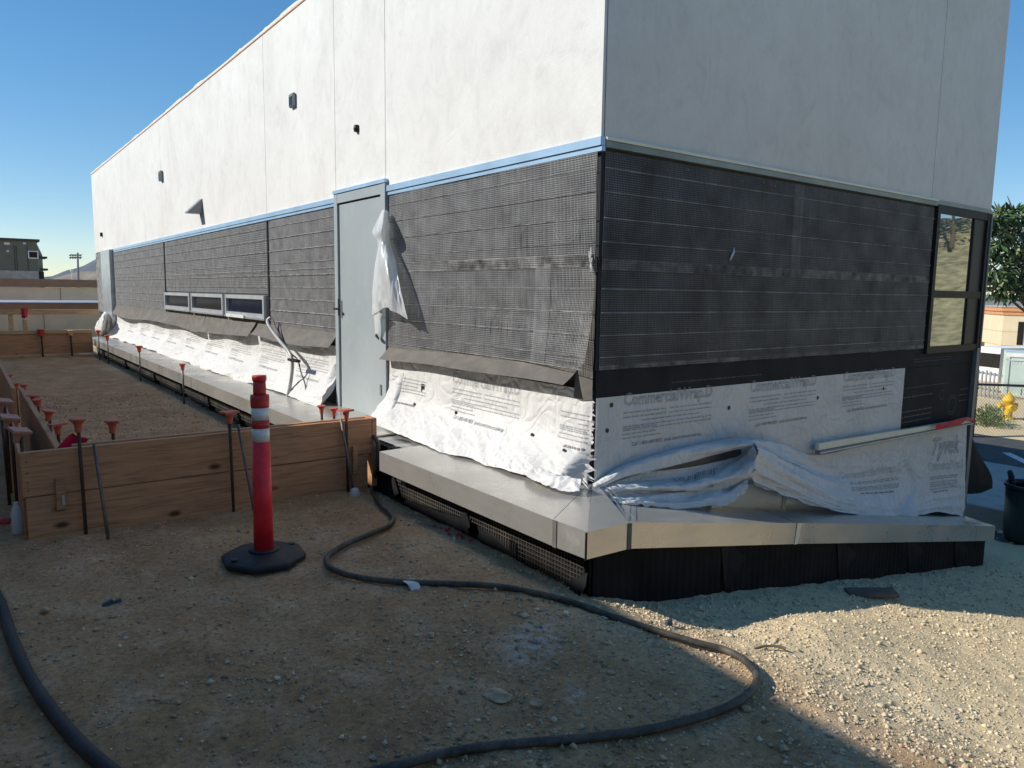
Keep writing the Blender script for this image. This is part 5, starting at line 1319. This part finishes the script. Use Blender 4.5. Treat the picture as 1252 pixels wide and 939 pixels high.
for x0, x1, yy0, yy1 in ((5, 12, 299, 296.5), (28, 31.5, 298.5, 296.5), (8, 11, 308, 306)):
    q0, q1 = P3(x0, yy0), P3(x1, yy1); MB().box((q0[0], y3-.03, q0[2]), (q1[0], y3-.002, q1[2])).build("wall_sign", M['white_pl'], PB)
for x0 in (17, 19.5, 33): q0 = P3(x0, 300); MB().box((q0[0]-.02, y3-.02, zb), (q0[0]+.02, y3-.001, zt-.3)).build("siding_seam", M['olive_dark'], PB)
e = P3(57, 338)
m = MB(); m.hexa([(b[0], y3+.1, zb), (e[0], y3+2, zb), (e[0], y3+6, zb), (b[0], y3+6, zb), (b[0], y3+.1, zt-.1), (e[0], y3+2, zt-.75), (e[0], y3+6, zt-.75), (b[0], y3+6, zt-.1)]); m.build("side_wing", M['olive'], PB)
for z in (zt-1.0, zt-1.75): MB().box((b[0]+.02, y3+.6, z), (e[0]+.15, y3+2.5, z+.12)).build("side_canopy", M['olive_dark'], PB)
MB().box((b[0]+.05, y3+1.0, 1.0), (e[0]-.05, y3+2.2, zb-.01)).build("side_door", M['dark'], PB)
# stadium light pole and a small mast
b0 = at(95.5, 350, 120); LP = empty("stadium_light_pole", (b0[0], b0[1], 0), "tall stadium light pole with two lamp bars against the sky", "light pole")
tp = at(95, 309, 120); MB().bar((b0[0], b0[1], 0), tp, .2, 8, .13).build("pole", M['polegrey'], LP)
rd = rt.copy(); rd[2] = 0; rd /= np.linalg.norm(rd)
for yy in (311.5, 314.5):
    c_ = at(95, yy, 120)-np.array([fw[0], fw[1], 0])*.4; MB().bar(c_-rd*.95, c_+rd*.95, .045, 6).build("lamp_bar", M['polegrey'], LP)
    for k in range(5):
        p = c_+rd*(-.8+.4*k); m = MB(); m.bar(p, p-np.array([fw[0], fw[1], .5])*.35, .08, 8, .16); m.build("flood_lamp", M['polegrey'], LP)
b0 = at(88, 350, 90); t0 = at(88, 332, 90); MB().bar((b0[0], b0[1], 0), t0, .07, 8, .05).bar(t0, t0+np.array([0, 0, .3]), .16, 8, .12).build("white_mast", M['white_pl'], None); tag(bpy.data.objects["white_mast"], "short white mast left of the stadium light pole", "mast")
# hill
def hill(name, ridge_px, depth, mat, seed, back=900):
    xs_ = [p[0] for p in ridge_px]; ys_ = [p[1] for p in ridge_px]; n = 160; xx = np.linspace(xs_[0], xs_[-1], n); yy_ = np.interp(xx, xs_, ys_)
    rows = []
    for k, t in enumerate(np.linspace(0, 1, 26)):
        dd = depth*(.55+.45*t); P = np.array([at(x, 350, dd) for x in xx]); top = np.array([at(x, y, depth)[2] for x, y in zip(xx, yy_)])
        z = -8+(top+8)*t**1.3+depth*.012*fbm(xx*.05+3, t*6+xx*0, 4, seed)*math.sin(math.pi*min(1, t*.9+.05)); P[:, 2] = z; rows.append(P)
    P = rows[-1].copy(); P = P+np.array([fw[0], fw[1], 0])*depth*.3; P[:, 2] = -8; rows.append(P)
    G = np.stack(rows); return mesh(name, G.reshape(-1, 3), grid_faces(*G.shape[:2]), M[mat], smooth_sh=True, kind='structure')
hill("hill", [(-500, 352), (-200, 345), (-20, 342), (40, 340), (66, 337), (80, 332), (100, 326), (118, 317), (150, 303), (210, 292), (300, 300), (420, 330), (520, 350)], 1500, 'hill', 3)
hill("tan_hill", [(-60, 352), (50, 346), (68, 339), (90, 334), (110, 331.5), (135, 330), (200, 333), (300, 350)], 800, 'hilltan', 5)

# neighbouring building to the left, out of view, whose roof line shades the dirt
NB = empty("neighbouring_building", (-6, 8, 0), "plain stucco building opposite the mesh covered wall, shading the dirt", "building")
xf = -6.0; hz = (-.52-xf)/1.23; ya = 2.9; hb = hz-(ya+11)*.07
def nbox(x0, x1, d, e=0.0): return MB().box((x0, ya, d[0]), (x1, 23+e, hz+d[1])).hexa([(x0, -11-e, d[0]), (x1, -11-e, d[0]), (x1, ya, d[0]), (x0, ya, d[0]), (x0, -11-e, hb+d[1]), (x1, -11-e, hb+d[1]), (x1, ya, hz+d[1]), (x0, ya, hz+d[1])])
nbox(xf-9, xf, (-.3, -.2)).build("wall", M['neighbour'], NB)
m = MB(); m.box((xf-9.1, ya, hz-.198), (xf+.001, 23.1, hz)).hexa([(xf-9.1, -11.1, hb-.198), (xf+.001, -11.1, hb-.198), (xf+.001, ya, hz-.198), (xf-9.1, ya, hz-.198), (xf-9.1, -11.1, hb), (xf+.001, -11.1, hb), (xf+.001, ya, hz), (xf-9.1, ya, hz)]); m.build("roof_edge", M['brownband'], NB)
for k in range(5):
    y = -8+5.8*k; f = MB().box((xf, y, 1.0), (xf+.04, y+1.6, 2.3)).build("window", M['bronze'], NB); MB().box((xf+.041, y+.07, 1.07), (xf+.05, y+1.53, 2.23)).build("pane", M['darkglass'], f)
